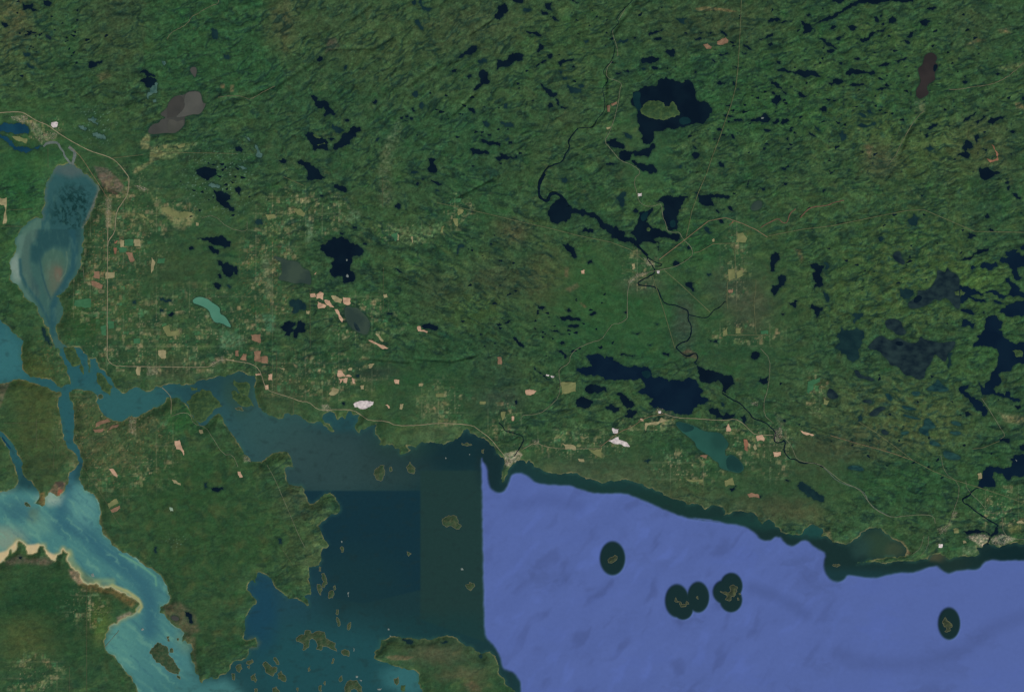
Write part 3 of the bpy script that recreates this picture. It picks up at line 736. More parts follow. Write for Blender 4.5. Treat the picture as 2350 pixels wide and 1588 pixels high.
LANDS = [
"C0 615,385 640,365 700,360 780,370 840,395 870,430 855,470 880,520 910,570 950,610 1010,640 1090,645 1130,620 1170,595 1220,610 1270,575 1340,545 1400,520 1450,490 1475,440 1500,430 1540,440 1600,450 1650,490 1690,540 1700,590 1740,640 1770,685 1810,685 1850,660 1900,600 1945,575 1960,585 1990,650 2030,720 2080,780 2130,860 2170,940 2230,1000 2324,1010 C1 40,970 90,935 160,915 230,915 255,950 270,1000 285,1055 240,1045 210,1065 215,1110 230,1180 270,1210 350,1215 385,1250 405,1320 430,1380 480,1365 520,1330 560,1290 610,1275 650,1310 680,1360 700,1430 670,1470 610,1480 560,1530 D1 530,45 500,70 530,120 550,170 580,210 600,240 580,270 550,270 530,320 530,380 510,420 480,430 420,440 425,490 415,540 440,620 440,685 410,680 380,690 420,780 400,780 350,740 310,715 250,720 200,680 150,640 110,600 90,540 0,490 D0 2285,490 2270,540 2275,580 2240,550 2205,590 2200,640 2240,690 2285,740 2275,770 2230,800 2200,860 2175,940 2170,1020 2165,1070 2190,1085 2270,1060 2290,1110 2285,1150 2220,1155 2190,1240 2150,1270 2090,1270 2050,1310 2020,1370 1960,1395 1930,1430 1870,1410 1810,1435 1800,1470 1775,1450 1770,1410 1740,1380 1735,1310 1700,1250 1690,1200 1715,1160 1700,1120 1650,1090 1620,1100 1620,1060 1640,1020 1590,980 1540,950 1510,910 1470,870 1420,840 1425,790 1460,770 1500,750 1510,700 1490,640 1465,580 1430,510 1370,470 1290,430 1240,390 1200,350 1120,310 1060,290 1010,250 970,190 920,150 910,90 880,20 C0 885,1520 885,1400 865,1340 830,1290 780,1270 740,1240 715,1180 700,1150 710,1090 730,1050 740,1000 710,930 690,870 655,840 655,780 660,700 655,620 660,560 650,490 615,430",
"C0 -1600,330 0,310 60,300 120,275 200,275 280,300 350,320 420,340 470,375 500,390 540,385 545,420 520,430 515,480 530,560 545,640 555,730 560,800 590,850 610,890 650,910 690,960 705,1010 680,1050 620,1100 610,1150 590,1210 560,1280 530,1310 480,1290 430,1280 400,1320 400,1390 370,1400 310,1370 340,1340 345,1280 320,1240 290,1200 240,1160 205,1120 190,1060 185,980 150,910 115,850 70,800 0,730 -1600,-200",
"C0 -1600,-150 0,780 50,850 85,900 95,960 130,1030 150,1100 158,1200 130,1240 60,1270 0,1275 -1600,1200",
"D0 -8000,500 -1500,450 0,400 40,380 70,330 95,275 110,310 150,260 160,205 200,215 235,250 245,320 280,320 330,300 350,245 390,250 410,320 440,350 490,385 505,330 560,275 610,320 620,420 690,470 730,560 780,595 860,580 920,625 990,610 1060,655 1140,695 1210,730 1245,765 1220,800 1195,850 1150,870 1100,890 1040,940 1000,945 970,990 940,1030 925,1090 935,1160 980,1210 1030,1250 1080,1310 1130,1380 1180,1430 1200,1470 1230,1549 1300,2300 1300,8000 -8000,8000",
"D1 1060,1085 1120,1070 1200,1055 1300,1065 1400,1080 1480,1085 1530,1070 1600,1055 1690,1048 1740,1065 1780,1110 1830,1140 1890,1160 1930,1190 1960,1210 2000,1190 2035,1185 2070,1220 2095,1270 2110,1340 2125,1400 2160,1430 2165,1470 2210,1500 2250,1530 2280,1560 2400,2300 2000,2600 1500,2300 1430,1530 1390,1470 1395,1380 1340,1350 1240,1335 1160,1310 1110,1285 1060,1275 1000,1240 1000,1190 1050,1160 1060,1120",
]
DEEP = "C1 1955,960 1965,1000 1990,1030 2010,1070 2012,1150 2020,1210 2050,1260 2100,1285 2150,1275 2185,1230 2200,1180 2220,1130 2260,1110 2324,1105 C2 60,1150 120,1195 250,1215 420,1215 500,1250 620,1285 760,1290 900,1285 1000,1320 1100,1360 1250,1430 1400,1490 1600,1530 1700,1535 1780,1549 D2 1450,0 1620,15 1720,30 1800,50 1950,70 2030,110 2080,150 2110,190 2160,210 2210,200 2240,170 2280,175 D3 160,170 200,225 260,258 310,235 340,205 400,205 440,245 500,280 570,325 545,390 545,460 580,530 640,572 700,570 740,540 755,510 860,520 940,535 1030,535 1100,510 1160,500 1250,485 1320,495 1400,470 1480,440 1540,425 1570,440 1610,480 1650,498 1690,485 1740,470 1830,460 1880,465 1930,450 1960,410 1990,385 2050,370 2120,385 2220,375 2324,380 9000,380 9000,8000 D1 2400,8000 2350,2300 2310,1480 2290,1430 2250,1380 2200,1355 2150,1345 2140,1300 2110,1200 2060,1120 1990,1065 1982,900 1975,600 1970,300 1965,0 C1 1962,1260"
TOWNS = """
90 A0 110,1040 250,1030 245,1075 200,1095 110,1070
50 A0 260,1090 330,1100 400,1200 380,1290 300,1200
40 A0 400,1190 520,1180 500,1240 400,1260
60 C1 535,495 600,495 625,555 540,558
130 C1 2160,930 2280,900 2324,940 2260,1030 2180,1050 2160,1010
220 D3 1800,170 1900,130 2010,160 2005,230 1945,265 1890,215
200 D3 2020,180 2120,140 2250,185 2200,215 2110,250 2040,230
110 C3 105,720 160,690 175,770 140,830 100,820
60 B2 1070,740 1160,775 1175,830 1090,800
35 B2 1000,880 1130,870 1080,900 1010,920
30 B2 930,960 990,900 1010,920 950,980
45 C0 1140,590 1210,595 1215,780 1150,740
60 C0 1310,165 1420,170 1400,230 1310,240
40 C0 2155,950 2220,960 2235,1005 2170,1005
25 C2 1180,520 1240,530 1250,580 1190,570
30 C2 2020,480 2090,470 2080,510 2030,500
25 C2 85,810 140,800 140,850 90,850
50 D3 1540,90 1660,60 1620,140 1560,130
30 C3 1680,1440 1730,1440 1710,1500 1680,1520
70 B0 940,220 1000,220 990,480 945,480
40 B0 1190,100 1280,110 1340,140 1260,150
30 C0 1860,130 1990,60 2000,110 1890,165
"""
LAKE_PARTS = """
brown-grey silty|dark_silt_patch|h|A0 1490,955 1505,910 1545,868 1600,852 1640,880 1635,930 1645,960 1600,1010 1565,1045 1500,1050 1490,1060
brown-grey silty|pale_silt_sheet|z|A0 1660,822 1770,818 1792,855 1797,905 1812,930 1800,1000 1765,1020 1725,1015 1690,1025 1600,1050 1560,1040 1650,970 1640,890
brown-grey silty|weedy_corner|w|A0 1493,1070 1540,1062 1580,1090 1640,1060 1637,1115 1597,1155 1557,1187 1495,1183
long dull green|deep_end|j|C2 1800,1000 1820,960 1850,940 1900,969 1946,1022 1962,1070 1918,1102 1870,1088 1820,1080
long dull green|dark_head|j|C2 1356,666 1380,650 1450,664 1530,694 1500,730 1440,745 1400,724
oval grey-green|pale_shoal|s|B1 820,1310 850,1330 890,1400 850,1395 825,1350
wide green island|teal_shallows|c|A2 978,830 1020,816 1050,830 1035,900 1060,960 1030,1000 990,948 975,885
wide green island|teal_bay|c|A2 1420,1040 1480,1050 1500,1100 1400,1118 1380,1070
two broad basins|shallow_neck|c|C2 1050,200 1125,192 1140,240 1100,270 1060,240
purplish-brown|black_cove|k|A3 1520,575 1552,580 1552,605 1522,655 1510,615
slate-grey marshy|dark_pool|k|B3 1380,1070 1420,1090 1400,1130 1350,1150 1330,1120
widest slate|dark_pool|k|B3 1180,1480 1250,1490 1240,1530 1180,1520
three-armed|green_bank|c|B2 1040,380 1070,340 1120,330 1100,400 1060,430
wedge-shaped|weedy_shallows|c|B2 1300,420 1350,400 1360,470 1310,480
"""
# ------------------------------------------------------------------ reading the traced outlines
K = 600 / 2324.0
ORG = {'A0': (0, 0), 'A1': (600, 0), 'A2': (1200, 0), 'A3': (1750, 0),
       'B0': (0, 400), 'B1': (600, 400), 'B2': (1200, 400), 'B3': (1750, 400),
       'C0': (0, 800), 'C1': (600, 800), 'C2': (1200, 800), 'C3': (1750, 800),
       'D0': (0, 1188), 'D1': (600, 1188), 'D2': (1200, 1188), 'D3': (1750, 1188)}
def P(tile, x, y):
    return (ORG[tile][0] + x * K, ORG[tile][1] + y * K)
def pts(text):
    out, t = [], None
    for tok in text.split():
        if tok in ORG: t = tok
        else:
            x, y = tok.split(',')
            out.append(P(t, float(x), float(y)))
    return out
def rough(poly, amp=0.1, minlen=5.0, seed=0, closed=True):
    """break long straight runs of a traced outline into natural small wiggles"""
    rng = random.Random(seed)
    p = list(poly)
    for it in range(3):
        q = []
        n = len(p)
        for i in range(n if closed else n - 1):
            a, b = p[i], p[(i + 1) % n]
            q.append(a)
            dx, dy = b[0] - a[0], b[1] - a[1]
            L = math.hypot(dx, dy)
            if minlen < L < 90:
                o = rng.gauss(0, amp)
                o = max(-0.22, min(0.22, o))
                t = 0.5 + rng.uniform(-.12, .12)
                q.append((a[0] + dx * t - dy * o, a[1] + dy * t + dx * o))
        if not closed: q.append(p[-1])
        p = q
        minlen *= 0.7 if it else 0.6
    return p
def chaikin(p, closed=True, n=2):
    for _ in range(n):
        q = []
        m = len(p)
        for i in range(m if closed else m - 1):
            a, b = p[i], p[(i + 1) % m]
            q.append((a[0] * .75 + b[0] * .25, a[1] * .75 + b[1] * .25))
            q.append((a[0] * .25 + b[0] * .75, a[1] * .25 + b[1] * .75))
        if not closed: q = [p[0]] + q + [p[-1]]
        p = q
    return p

# ------------------------------------------------------------------ noise
_rng = np.random.RandomState(11)
_perm = _rng.permutation(4096)
_perm = np.concatenate([_perm, _perm])
_ang = _rng.rand(4096) * 2 * np.pi
_gx, _gy = np.cos(_ang).astype(np.float32), np.sin(_ang).astype(np.float32)
def perlin(x, y, seed=0):
    x = np.asarray(x, np.float32) + seed * 37.3
    y = np.asarray(y, np.float32) + seed * 91.7
    xi, yi = np.floor(x).astype(np.int32), np.floor(y).astype(np.int32)
    fx, fy = x - xi, y - yi
    u, v = fx * fx * fx * (fx * (fx * 6 - 15) + 10), fy * fy * fy * (fy * (fy * 6 - 15) + 10)
    X0, Y0 = xi & 4095, yi & 4095
    X1, Y1 = (xi + 1) & 4095, (yi + 1) & 4095
    def g(a, b, dx, dy):
        h = _perm[_perm[a] + b]
        return _gx[h] * dx + _gy[h] * dy
    n00, n10 = g(X0, Y0, fx, fy), g(X1, Y0, fx - 1, fy)
    n01, n11 = g(X0, Y1, fx, fy - 1), g(X1, Y1, fx - 1, fy - 1)
    a = n00 + u * (n10 - n00)
    b = n01 + u * (n11 - n01)
    return (a + v * (b - a)) * 1.5
def fbm(x, y, o=4, seed=0, gain=0.5):
    s, a, f, t = 0, 1.0, 1.0, 0.0
    for i in range(o):
        s = s + a * perlin(x * f, y * f, seed + i * 3)
        t += a
        a *= gain
        f *= 2.03
    return s / t * 1.4
def ss(a, b, x):
    t = np.clip((x - a) / (b - a), 0, 1)
    return t * t * (3 - 2 * t)

# ------------------------------------------------------------------ the map grid (2 px inside the frame, coarser outside)
def axis(lo, hi, step, far):
    inner = np.arange(lo, hi + step, step)
    out, s, v = [], step, 0
    while v < far:
        s *= 1.25
        v += s
        out.append(v)
    out = np.array(out)
    return np.concatenate([(lo - out)[::-1], inner, inner[-1] + out])
xs = axis(-60, 2410, 2.0, 1600)
ys = axis(-60, 1650, 2.0, 1600)
X, Y = np.meshgrid(xs.astype(np.float32), ys.astype(np.float32))
NX, NY = len(xs), len(ys)

def stamp_inside(poly, acc):
    """even-odd fill of a polygon into the boolean array acc (union)"""
    py = [p[1] for p in poly]
    j0, j1 = np.searchsorted(ys, min(py)), np.searchsorted(ys, max(py))
    if j1 <= j0: return
    tog = np.zeros((j1 - j0, NX + 1), np.int32)
    n = len(poly)
    for i in range(n):
        (ax, ay), (bx, by) = poly[i], poly[(i + 1) % n]
        if ay == by: continue
        if ay > by: ax, ay, bx, by = bx, by, ax, ay
        k0, k1 = max(j0, np.searchsorted(ys, ay)), min(j1, np.searchsorted(ys, by))
        if k1 <= k0: continue
        yy = ys[k0:k1]
        xc = ax + (yy - ay) / (by - ay) * (bx - ax)
        np.add.at(tog, (np.arange(k0, k1) - j0, np.searchsorted(xs, xc)), 1)
    acc[j0:j1] |= (np.cumsum(tog, axis=1)[:, :NX] % 2).astype(bool)
def stamp_dist(poly, D, R, closed=True):
    n = len(poly)
    for i in range(n if closed else n - 1):
        (ax, ay), (bx, by) = poly[i], poly[(i + 1) % n]
        i0, i1 = np.searchsorted(xs, min(ax, bx) - R), np.searchsorted(xs, max(ax, bx) + R)
        j0, j1 = np.searchsorted(ys, min(ay, by) - R), np.searchsorted(ys, max(ay, by) + R)
        if i1 <= i0 or j1 <= j0: continue
        px, py = X[j0:j1, i0:i1] - ax, Y[j0:j1, i0:i1] - ay
        dx, dy = bx - ax, by - ay
        L = dx * dx + dy * dy + 1e-9
        t = np.clip((px * dx + py * dy) / L, 0, 1)
        d = np.sqrt((px - t * dx) ** 2 + (py - t * dy) ** 2)
        np.minimum(D[j0:j1, i0:i1], d, out=D[j0:j1, i0:i1])
def sdf(polys, R):
    """signed distance in px, positive inside, clipped at R"""
    D = np.full((NY, NX), R, np.float32)
    I = np.zeros((NY, NX), bool)
    for p in polys:
        stamp_dist(p, D, R)
        stamp_inside(p, I)
    return np.where(I, D, -D)

# ------------------------------------------------------------------ coast and lakes -> distance fields
sea_poly = rough(pts(SEA), 0.11, 5, 1)
land_polys = [rough(pts(t), 0.10, 5, 2 + i) for i, t in enumerate(LANDS)]
d_sea = sdf([sea_poly], 60.0)                       # + in the water of the big outline
d_land = sdf(land_polys, 60.0)                      # + on the big islands
coast = np.maximum(-d_sea, d_land)                  # + on land, - in the water
drum = sdf([land_polys[3]], 60.0)
deep_sd = sdf([chaikin(pts(DEEP), True, 2)], 30.0)

def parse(block):
    rows = []
    for line in block.strip().splitlines():
        head, _, lab = line.partition('#')
        k, rest = head.strip().split(' ', 1)
        rows.append((k, pts(rest), lab.strip()))
    return rows
lakes = parse(LAKES)
lake_polys = []
for i, (k, p, lab) in enumerate(lakes):
    big = len(p) > 9
    soft = k in 'fsmegnq'
    q = chaikin(p, True, 2) if soft else p
    lake_polys.append(rough(q, 0.08 if soft else 0.17, 2.6, 100 + i))
R_L = 14.0
d_lake = np.full((NY, NX), R_L, np.float32)
in_lake = np.zeros((NY, NX), bool)
lake_id = np.full((NY, NX), -1, np.int32)           # which lake is nearest
for i, p in enumerate(lake_polys):
    a = np.array(p)
    i0, i1 = np.searchsorted(xs, a[:, 0].min() - R_L - 4), np.searchsorted(xs, a[:, 0].max() + R_L + 4)
    j0, j1 = np.searchsorted(ys, a[:, 1].min() - R_L - 4), np.searchsorted(ys, a[:, 1].max() + R_L + 4)
    old, oin = d_lake[j0:j1, i0:i1].copy(), in_lake[j0:j1, i0:i1].copy()
    stamp_dist(p, d_lake, R_L)
    stamp_inside(p, in_lake)
    new = ((d_lake[j0:j1, i0:i1] < old) & ~oin) | (in_lake[j0:j1, i0:i1] & ~oin)
    lake_id[j0:j1, i0:i1][new] = i
d_lake = np.where(in_lake, -d_lake, d_lake)         # + outside

# ------------------------------------------------------------------ painting helpers (land cover, water colour)
wx = X + 9 * fbm(X / 60, Y / 60, 3, 1)
wy = Y + 9 * fbm(X / 60, Y / 60, 3, 2)
def ell(t, x, y, rx, ry, ang=0, soft=0.6, warp=True):
    if t: cx, cy = P(t, x, y); rx, ry = rx * K, ry * K
    else: cx, cy = x, y
    U, V = ((wx if warp else X) - cx), ((wy if warp else Y) - cy)
    c, s = math.cos(math.radians(ang)), math.sin(math.radians(ang))
    r = np.sqrt(((U * c + V * s) / rx) ** 2 + ((-U * s + V * c) / ry) ** 2)
    return 1 - ss(1 - soft, 1 + soft, r)
def pol(text, feather=3.0):
    d = sdf([pts(text)], max(feather * 1.2, 3))
    return ss(-feather, feather, d)
def stroke(text, width, feather):
    D = np.full((NY, NX), (width + feather) * 1.05, np.float32)
    stamp_dist(pts(text), D, (width + feather) * 1.05, closed=False)
    return 1 - ss(max(0, width - feather), width + feather, D)
def mix(C, colr, w):
    C += (np.array(colr, np.float32) - C) * w[..., None].astype(np.float32)
# ------------------------------------------------------------------ terrain relief
low = np.zeros((NY, NX), np.float32)                # 1 on farmed or flat ground
for a in [(None, 330, 640, 330, 260), (None, 850, 930, 330, 110), (None, 330, 1250, 330, 330), (None, 120, 1000, 160, 180),
          (None, 80, 1450, 330, 220), (None, 120, 330, 210, 90), (None, 1420, 700, 190, 140), (None, 1700, 700, 130, 190),
          (None, 1350, 1080, 260, 80), (None, 1800, 1100, 190, 90), (None, 1060, 1520, 200, 110), (None, 1480, 340, 60, 100)]:
    low = np.maximum(low, ell(*a, soft=0.35))
hill = 1 - 0.75 * low
def band(ang, f_along, f_across, seed, o=4, gain=0.55):
    c, s = math.cos(math.radians(ang)), math.sin(math.radians(ang))
    U, V = wx * c + wy * s, -wx * s + wy * c
    return fbm(U * f_along, V * f_across, o, seed, gain)
w_mid = ell(None, 1080, 640, 330, 240, 20) + ell(None, 1900, 1020, 430, 220, 10) * .9 + ell(None, 1330, 700, 120, 90)*.4
w_mid = np.clip(w_mid, 0, 1)
w_nw = ell(None, 900, 160, 330, 260, 0)
n_ne = band(-13, 1 / 62, 1 / 21, 5)
n_md = band(24, 1 / 95, 1 / 20, 6)
n_nw = band(-38, 1 / 60, 1 / 26, 7)
n_se = band(13, 1 / 80, 1 / 20, 9)
se = ell(None, 1950, 1020, 450, 230, 8)
fold = n_ne * (1 - w_mid) * (1 - .7 * w_nw) + n_nw * .7 * w_nw * (1 - w_mid) + w_mid * (n_md * (1 - se) + n_se * se)
ridge = 1 - np.abs(fbm(wx / 48, wy / 30, 4, 21)) * 1.8
tiny = fbm(X / 9, Y / 7, 3, 31, 0.6)
relief = 0.22 + (0.07 * fold + 0.03 * ridge + 0.016 * tiny) * hill
def blend(fa, fc, seed, gain=.62, o=4):              # fine grain that follows the folds of each district
    a, b, c, d = (band(g, 1 / fa, 1 / fc, seed + 20 * i, o, gain) for i, g in enumerate((-13, 24, -38, 13)))
    return a * (1 - w_mid) * (1 - .75 * w_nw) + c * .75 * w_nw * (1 - w_mid) + w_mid * (b * (1 - se) + d * se)
grain = blend(24, 9, 200)
grain2 = blend(60, 17, 300, .55)
vein = blend(85, 24, 400, .5, 3)
gully = ss(.13, .0, np.abs(vein)) * ss(-.3, .2, fbm(X / 60, Y / 60, 2, 48))     # narrow stream gullies
vein2 = blend(40, 15, 500, .5, 3)
gully2 = ss(.11, .0, np.abs(vein2)) * ss(-.1, .3, fbm(X / 45, Y / 45, 2, 49))
relief += (0.030 * grain + .05 * grain2 - .05 * gully - .03 * gully2) * hill
# fault valleys
valley = np.zeros((NY, NX), np.float32)
for t, w in [("A1 -300,900 120,770 500,520 560,480", 7), ("A1 1300,760 1520,600 1740,520 1900,440", 7), ("A1 960,60 780,190 900,380 980,440 1150,340", 5),
             ("A1 600,440 980,430", 4), ("A1 1850,310 2060,170", 4), ("A1 1900,830 1700,1020", 5), ("B1 380,180 700,410", 5), ("B1 1080,840 1500,1010 2200,1530", 4),
             ("A2 800,290 860,200 1000,20", 6), ("A2 730,650 730,1000 600,1130", 6), ("A3 1200,1400 1300,1150 1440,1000", 6), ("B1 1750,200 2050,40", 4),
             ("C1 1370,90 1700,110 1900,60", 4), ("C1 900,80 1300,120", 4)]:
    valley = np.maximum(valley, stroke(t, w * .5, w))
relief *= 1 - 0.6 * valley
H = np.clip(coast, -12, 14) * 0.007 + np.clip(relief, 0.02, None) * ss(1, 26, coast)
H -= 0.45 * ss(2, 16, -coast)                        # the bed drops away offshore
H = H.astype(np.float32)
lake_lvl = np.zeros(len(lake_polys) + 1, np.float32)
for i, p in enumerate(lake_polys):                   # every lake lies at the height of its own surroundings
    a = np.array(p)
    hh = H[np.clip(np.searchsorted(ys, a[:, 1]), 0, NY - 1), np.clip(np.searchsorted(xs, a[:, 0]), 0, NX - 1)]
    lake_lvl[i] = max(.03, float(np.percentile(hh, 35)))
LV = lake_lvl[lake_id]
near = (1 - ss(0.0, 10.0, d_lake)) * (lake_id >= 0)
H = np.where(coast > 0, H * (1 - near) + (LV - .008) * near, H)
H = np.where(in_lake & (coast > 1), LV - .022, H).astype(np.float32)
def zat(x, y):
    i = np.clip(np.searchsorted(xs, x) - 1, 0, NX - 2)
    j = np.clip(np.searchsorted(ys, y) - 1, 0, NY - 2)
    u = (x - xs[i]) / (xs[i + 1] - xs[i])
    v = (y - ys[j]) / (ys[j + 1] - ys[j])
    return (H[j, i] * (1 - u) * (1 - v) + H[j, i + 1] * u * (1 - v) + H[j + 1, i] * (1 - u) * v + H[j + 1, i + 1] * u * v)

# ------------------------------------------------------------------ land cover
n1 = fbm(wx / 170, wy / 120, 4, 41)
n2 = fbm(wx / 42, wy / 30, 4, 42)
n3 = fbm(X / 7, Y / 6, 3, 43, .65)
n4 = fbm(X / 26, Y / 22, 4, 44, .6)
n5 = perlin(X / 2.6, Y / 2.6, 45)
G = np.empty((NY, NX, 3), np.float32)
G[:] = (47, 73, 48)
mix(G, (36, 66, 44), ss(-.1, .8, n1) * .8)
mix(G, (54, 77, 47), ss(.0, .8, -n1) * .6)
mix(G, (64, 88, 52), ss(.1, .75, fold) * .75)        # paler green on the fold ridges
mix(G, (28, 54, 42), ss(.15, .8, -fold) * .75)       # darker green in the fold hollows
mix(G, (64, 72, 50), ss(.25, .8, n2) * .35)
mix(G, (34, 76, 42), ss(.25, .8, -n2) * .45)
mix(G, (70, 94, 54), ss(.3, .9, n4 + .3 * fold) * .4)
mix(G, (28, 48, 42), ss(.35, .85, -n4) * .45)
for args, c, w in [
    ((None, 275, 45, 65, 130), (62, 68, 50), .35), ((None, 30, 60, 55, 110), (76, 78, 52), .4), ((None, 35, 40, 40, 60), (86, 78, 56), .3),
    ((None, 90, 330, 100, 120), (44, 84, 48), .35), ((None, 250, 250, 160, 90), (52, 74, 46), .3),
    ((None, 500, 110, 170, 140), (38, 72, 46), .4), ((None, 700, 25, 90, 70), (62, 72, 50), .25), ((None, 900, 90, 200, 110), (64, 76, 50), .35),
    ((None, 1110, 60, 100, 60), (66, 70, 50), .35), ((None, 1000, 300, 130, 70), (40, 74, 48), .4), ((None, 1500, 390, 50, 70), (46, 80, 52), .6),
    ((None, 1600, 180, 130, 70), (34, 72, 46), .4), ((None, 1640, 60, 130, 50), (58, 66, 48), .5), ((None, 1720, 260, 90, 60), (38, 80, 46), .45),
    ((None, 1300, 240, 40, 90), (54, 68, 46), .4), ((None, 1280, 110, 100, 70), (66, 84, 46), .3),
    ((None, 1980, 170, 250, 130), (50, 80, 44), .3), ((None, 2090, 330, 160, 60), (78, 92, 52), .45), ((None, 2260, 340, 70, 70), (72, 72, 50), .4),
    ((None, 2020, 370, 40, 40), (66, 68, 52), .6), ((None, 1850, 260, 60, 40), (46, 82, 46), .5), ((None, 2220, 60, 50, 60), (58, 70, 50), .4),
    ((None, 1480, 460, 60, 40), (60, 88, 50), .5), ((None, 1420, 740, 150, 100), (36, 74, 44), .55), ((None, 1590, 560, 60, 60), (36, 78, 44), .5),
    ((None, 1255, 640, 55, 60), (74, 72, 50), .6), ((None, 1350, 650, 90, 70), (44, 78, 44), .5), ((None, 1720, 700, 50, 60), (66, 68, 56), .6),
    ((None, 1660, 660, 40, 40), (54, 66, 54), .5), ((None, 1570, 740, 25, 60), (52, 66, 56), .8), ((None, 1470, 655, 45, 20), (66, 72, 58), .6),
    ((None, 1000, 680, 60, 50), (60, 66, 48), .6), ((None, 1080, 710, 70, 30), (62, 84, 46), .6), ((None, 1140, 640, 60, 50), (66, 64, 48), .4),
    ((None, 900, 700, 120, 50), (36, 74, 46), .4), ((None, 1090, 470, 80, 60), (40, 76, 48), .4), ((None, 1180, 530, 40, 30), (76, 70, 52), .6),
    ((None, 2050, 640, 170, 120), (60, 84, 46), .5), ((None, 2230, 640, 80, 40), (66, 96, 48), .6), ((None, 2280, 720, 70, 40), (60, 90, 48), .5),
    ((None, 2290, 800, 60, 40), (44, 82, 46), .6), ((None, 2200, 840, 60, 50), (54, 84, 48), .5), ((None, 1920, 560, 90, 60), (40, 72, 46), .4),
    ((None, 1880, 900, 90, 60), (56, 76, 50), .4), ((None, 2000, 960, 150, 70), (74, 80, 52), .45), ((None, 2130, 960, 90, 70), (78, 90, 54), .4),
    ((None, 1940, 1030, 150, 40), (62, 66, 50), .55), ((None, 1830, 1090, 110, 50), (46, 66, 46), .55), ((None, 2080, 1110, 120, 60), (36, 72, 44), .55),
    ((None, 2270, 1110, 60, 70), (40, 78, 46), .5), ((None, 1350, 1090, 150, 40), (62, 72, 56), .6), ((None, 1470, 1110, 110, 40), (56, 72, 50), .5),
    ((None, 1560, 1150, 110, 30), (64, 70, 52), .5), ((None, 1750, 1170, 90, 30), (62, 66, 50), .6), ((None, 1850, 1180, 50, 25), (78, 76, 56), .4),
    ((None, 1130, 870, 60, 60), (44, 62, 48), .6), ((None, 1000, 860, 120, 50), (36, 70, 44), .5), ((None, 860, 855, 50, 14), (42, 58, 46), .9),
    ((None, 1150, 920, 50, 24), (50, 66, 54), .7), ((None, 990, 940, 35, 45), (80, 96, 66), .5), ((None, 1000, 1000, 90, 20), (66, 82, 56), .5),
    ((None, 640, 900, 60, 60), (58, 66, 48), .4), ((None, 400, 850, 60, 30), (58, 64, 50), .5), ((None, 200, 740, 40, 40), (40, 72, 40), .8),
    ((None, 400, 620, 60, 40), (50, 66, 44), .5), ((None, 50, 560, 60, 160), (40, 76, 42), .5), ((None, 40, 430, 60, 50), (34, 78, 46), .6),
    ((None, 70, 860, 50, 60), (62, 74, 40), .75), ((None, 90, 960, 70, 90), (60, 72, 42), .75), ((None, 90, 1080, 60, 40), (54, 66, 42), .5),
    ((None, 380, 1080, 160, 80), (42, 72, 44), .6), ((None, 450, 1200, 130, 140), (40, 68, 40), .7), ((None, 480, 1470, 70, 80), (40, 66, 42), .6),
    ((None, 620, 1240, 60, 70), (46, 74, 42), .5), ((None, 720, 1280, 60, 60), (70, 80, 56), .4), ((None, 690, 1150, 50, 40), (72, 76, 58), .5),
    ((None, 550, 900, 50, 60), (46, 76, 42), .5), ((None, 420, 960, 40, 30), (38, 86, 42), .6), ((None, 120, 1400, 150, 90), (30, 60, 38), .85),
    ((None, 210, 1470, 70, 50), (42, 66, 42), .6), ((None, 60, 1460, 60, 50), (84, 84, 48), .5), ((None, 230, 1420, 25, 50), (74, 90, 42), .6),
    ((None, 1060, 1480, 160, 60), (56, 74, 54), .7), ((None, 1000, 1500, 60, 20), (86, 76, 60), .5), ((None, 1090, 1570, 28, 16), (80, 74, 54), .5),
    ((None, 1060, 1545, 50, 14), (98, 84, 62), .5), ((None, 1020, 1430, 90, 12), (92, 90, 66), .4), ((None, 640, 60, 30, 60), (80, 70, 52), .5)]:
    mix(G, c, ell(*args, soft=.8) * w)
# rectangles where one year's vegetation cover meets another's
mix(G, (28, 84, 44), pol("A0 1285,-200 2520,-200 2520,800 1500,820 1285,700", 2) * .12)
mix(G, (78, 74, 50), pol("A1 190,-100 420,-100 330,420 190,560", 12) * .1)
mix(G, (50, 66, 42), pol("A2 -100,-100 1900,-100 1900,400 -100,500", 40) * .12)
mix(G, (66, 82, 44), pol("B3 0,0 1850,-100 1750,1200 500,1400 0,1400", 30) * .12)
stj = ell(None, 430, 1230, 330, 380, 0, .5)
mix(G, (62, 74, 46), stj * ss(.0, .6, fbm(wx / 34, wy / 40, 4, 76)) * .6)
mix(G, (32, 58, 40), stj * ss(.05, .6, fbm(wx / 28, wy / 30, 4, 77)) * .6)
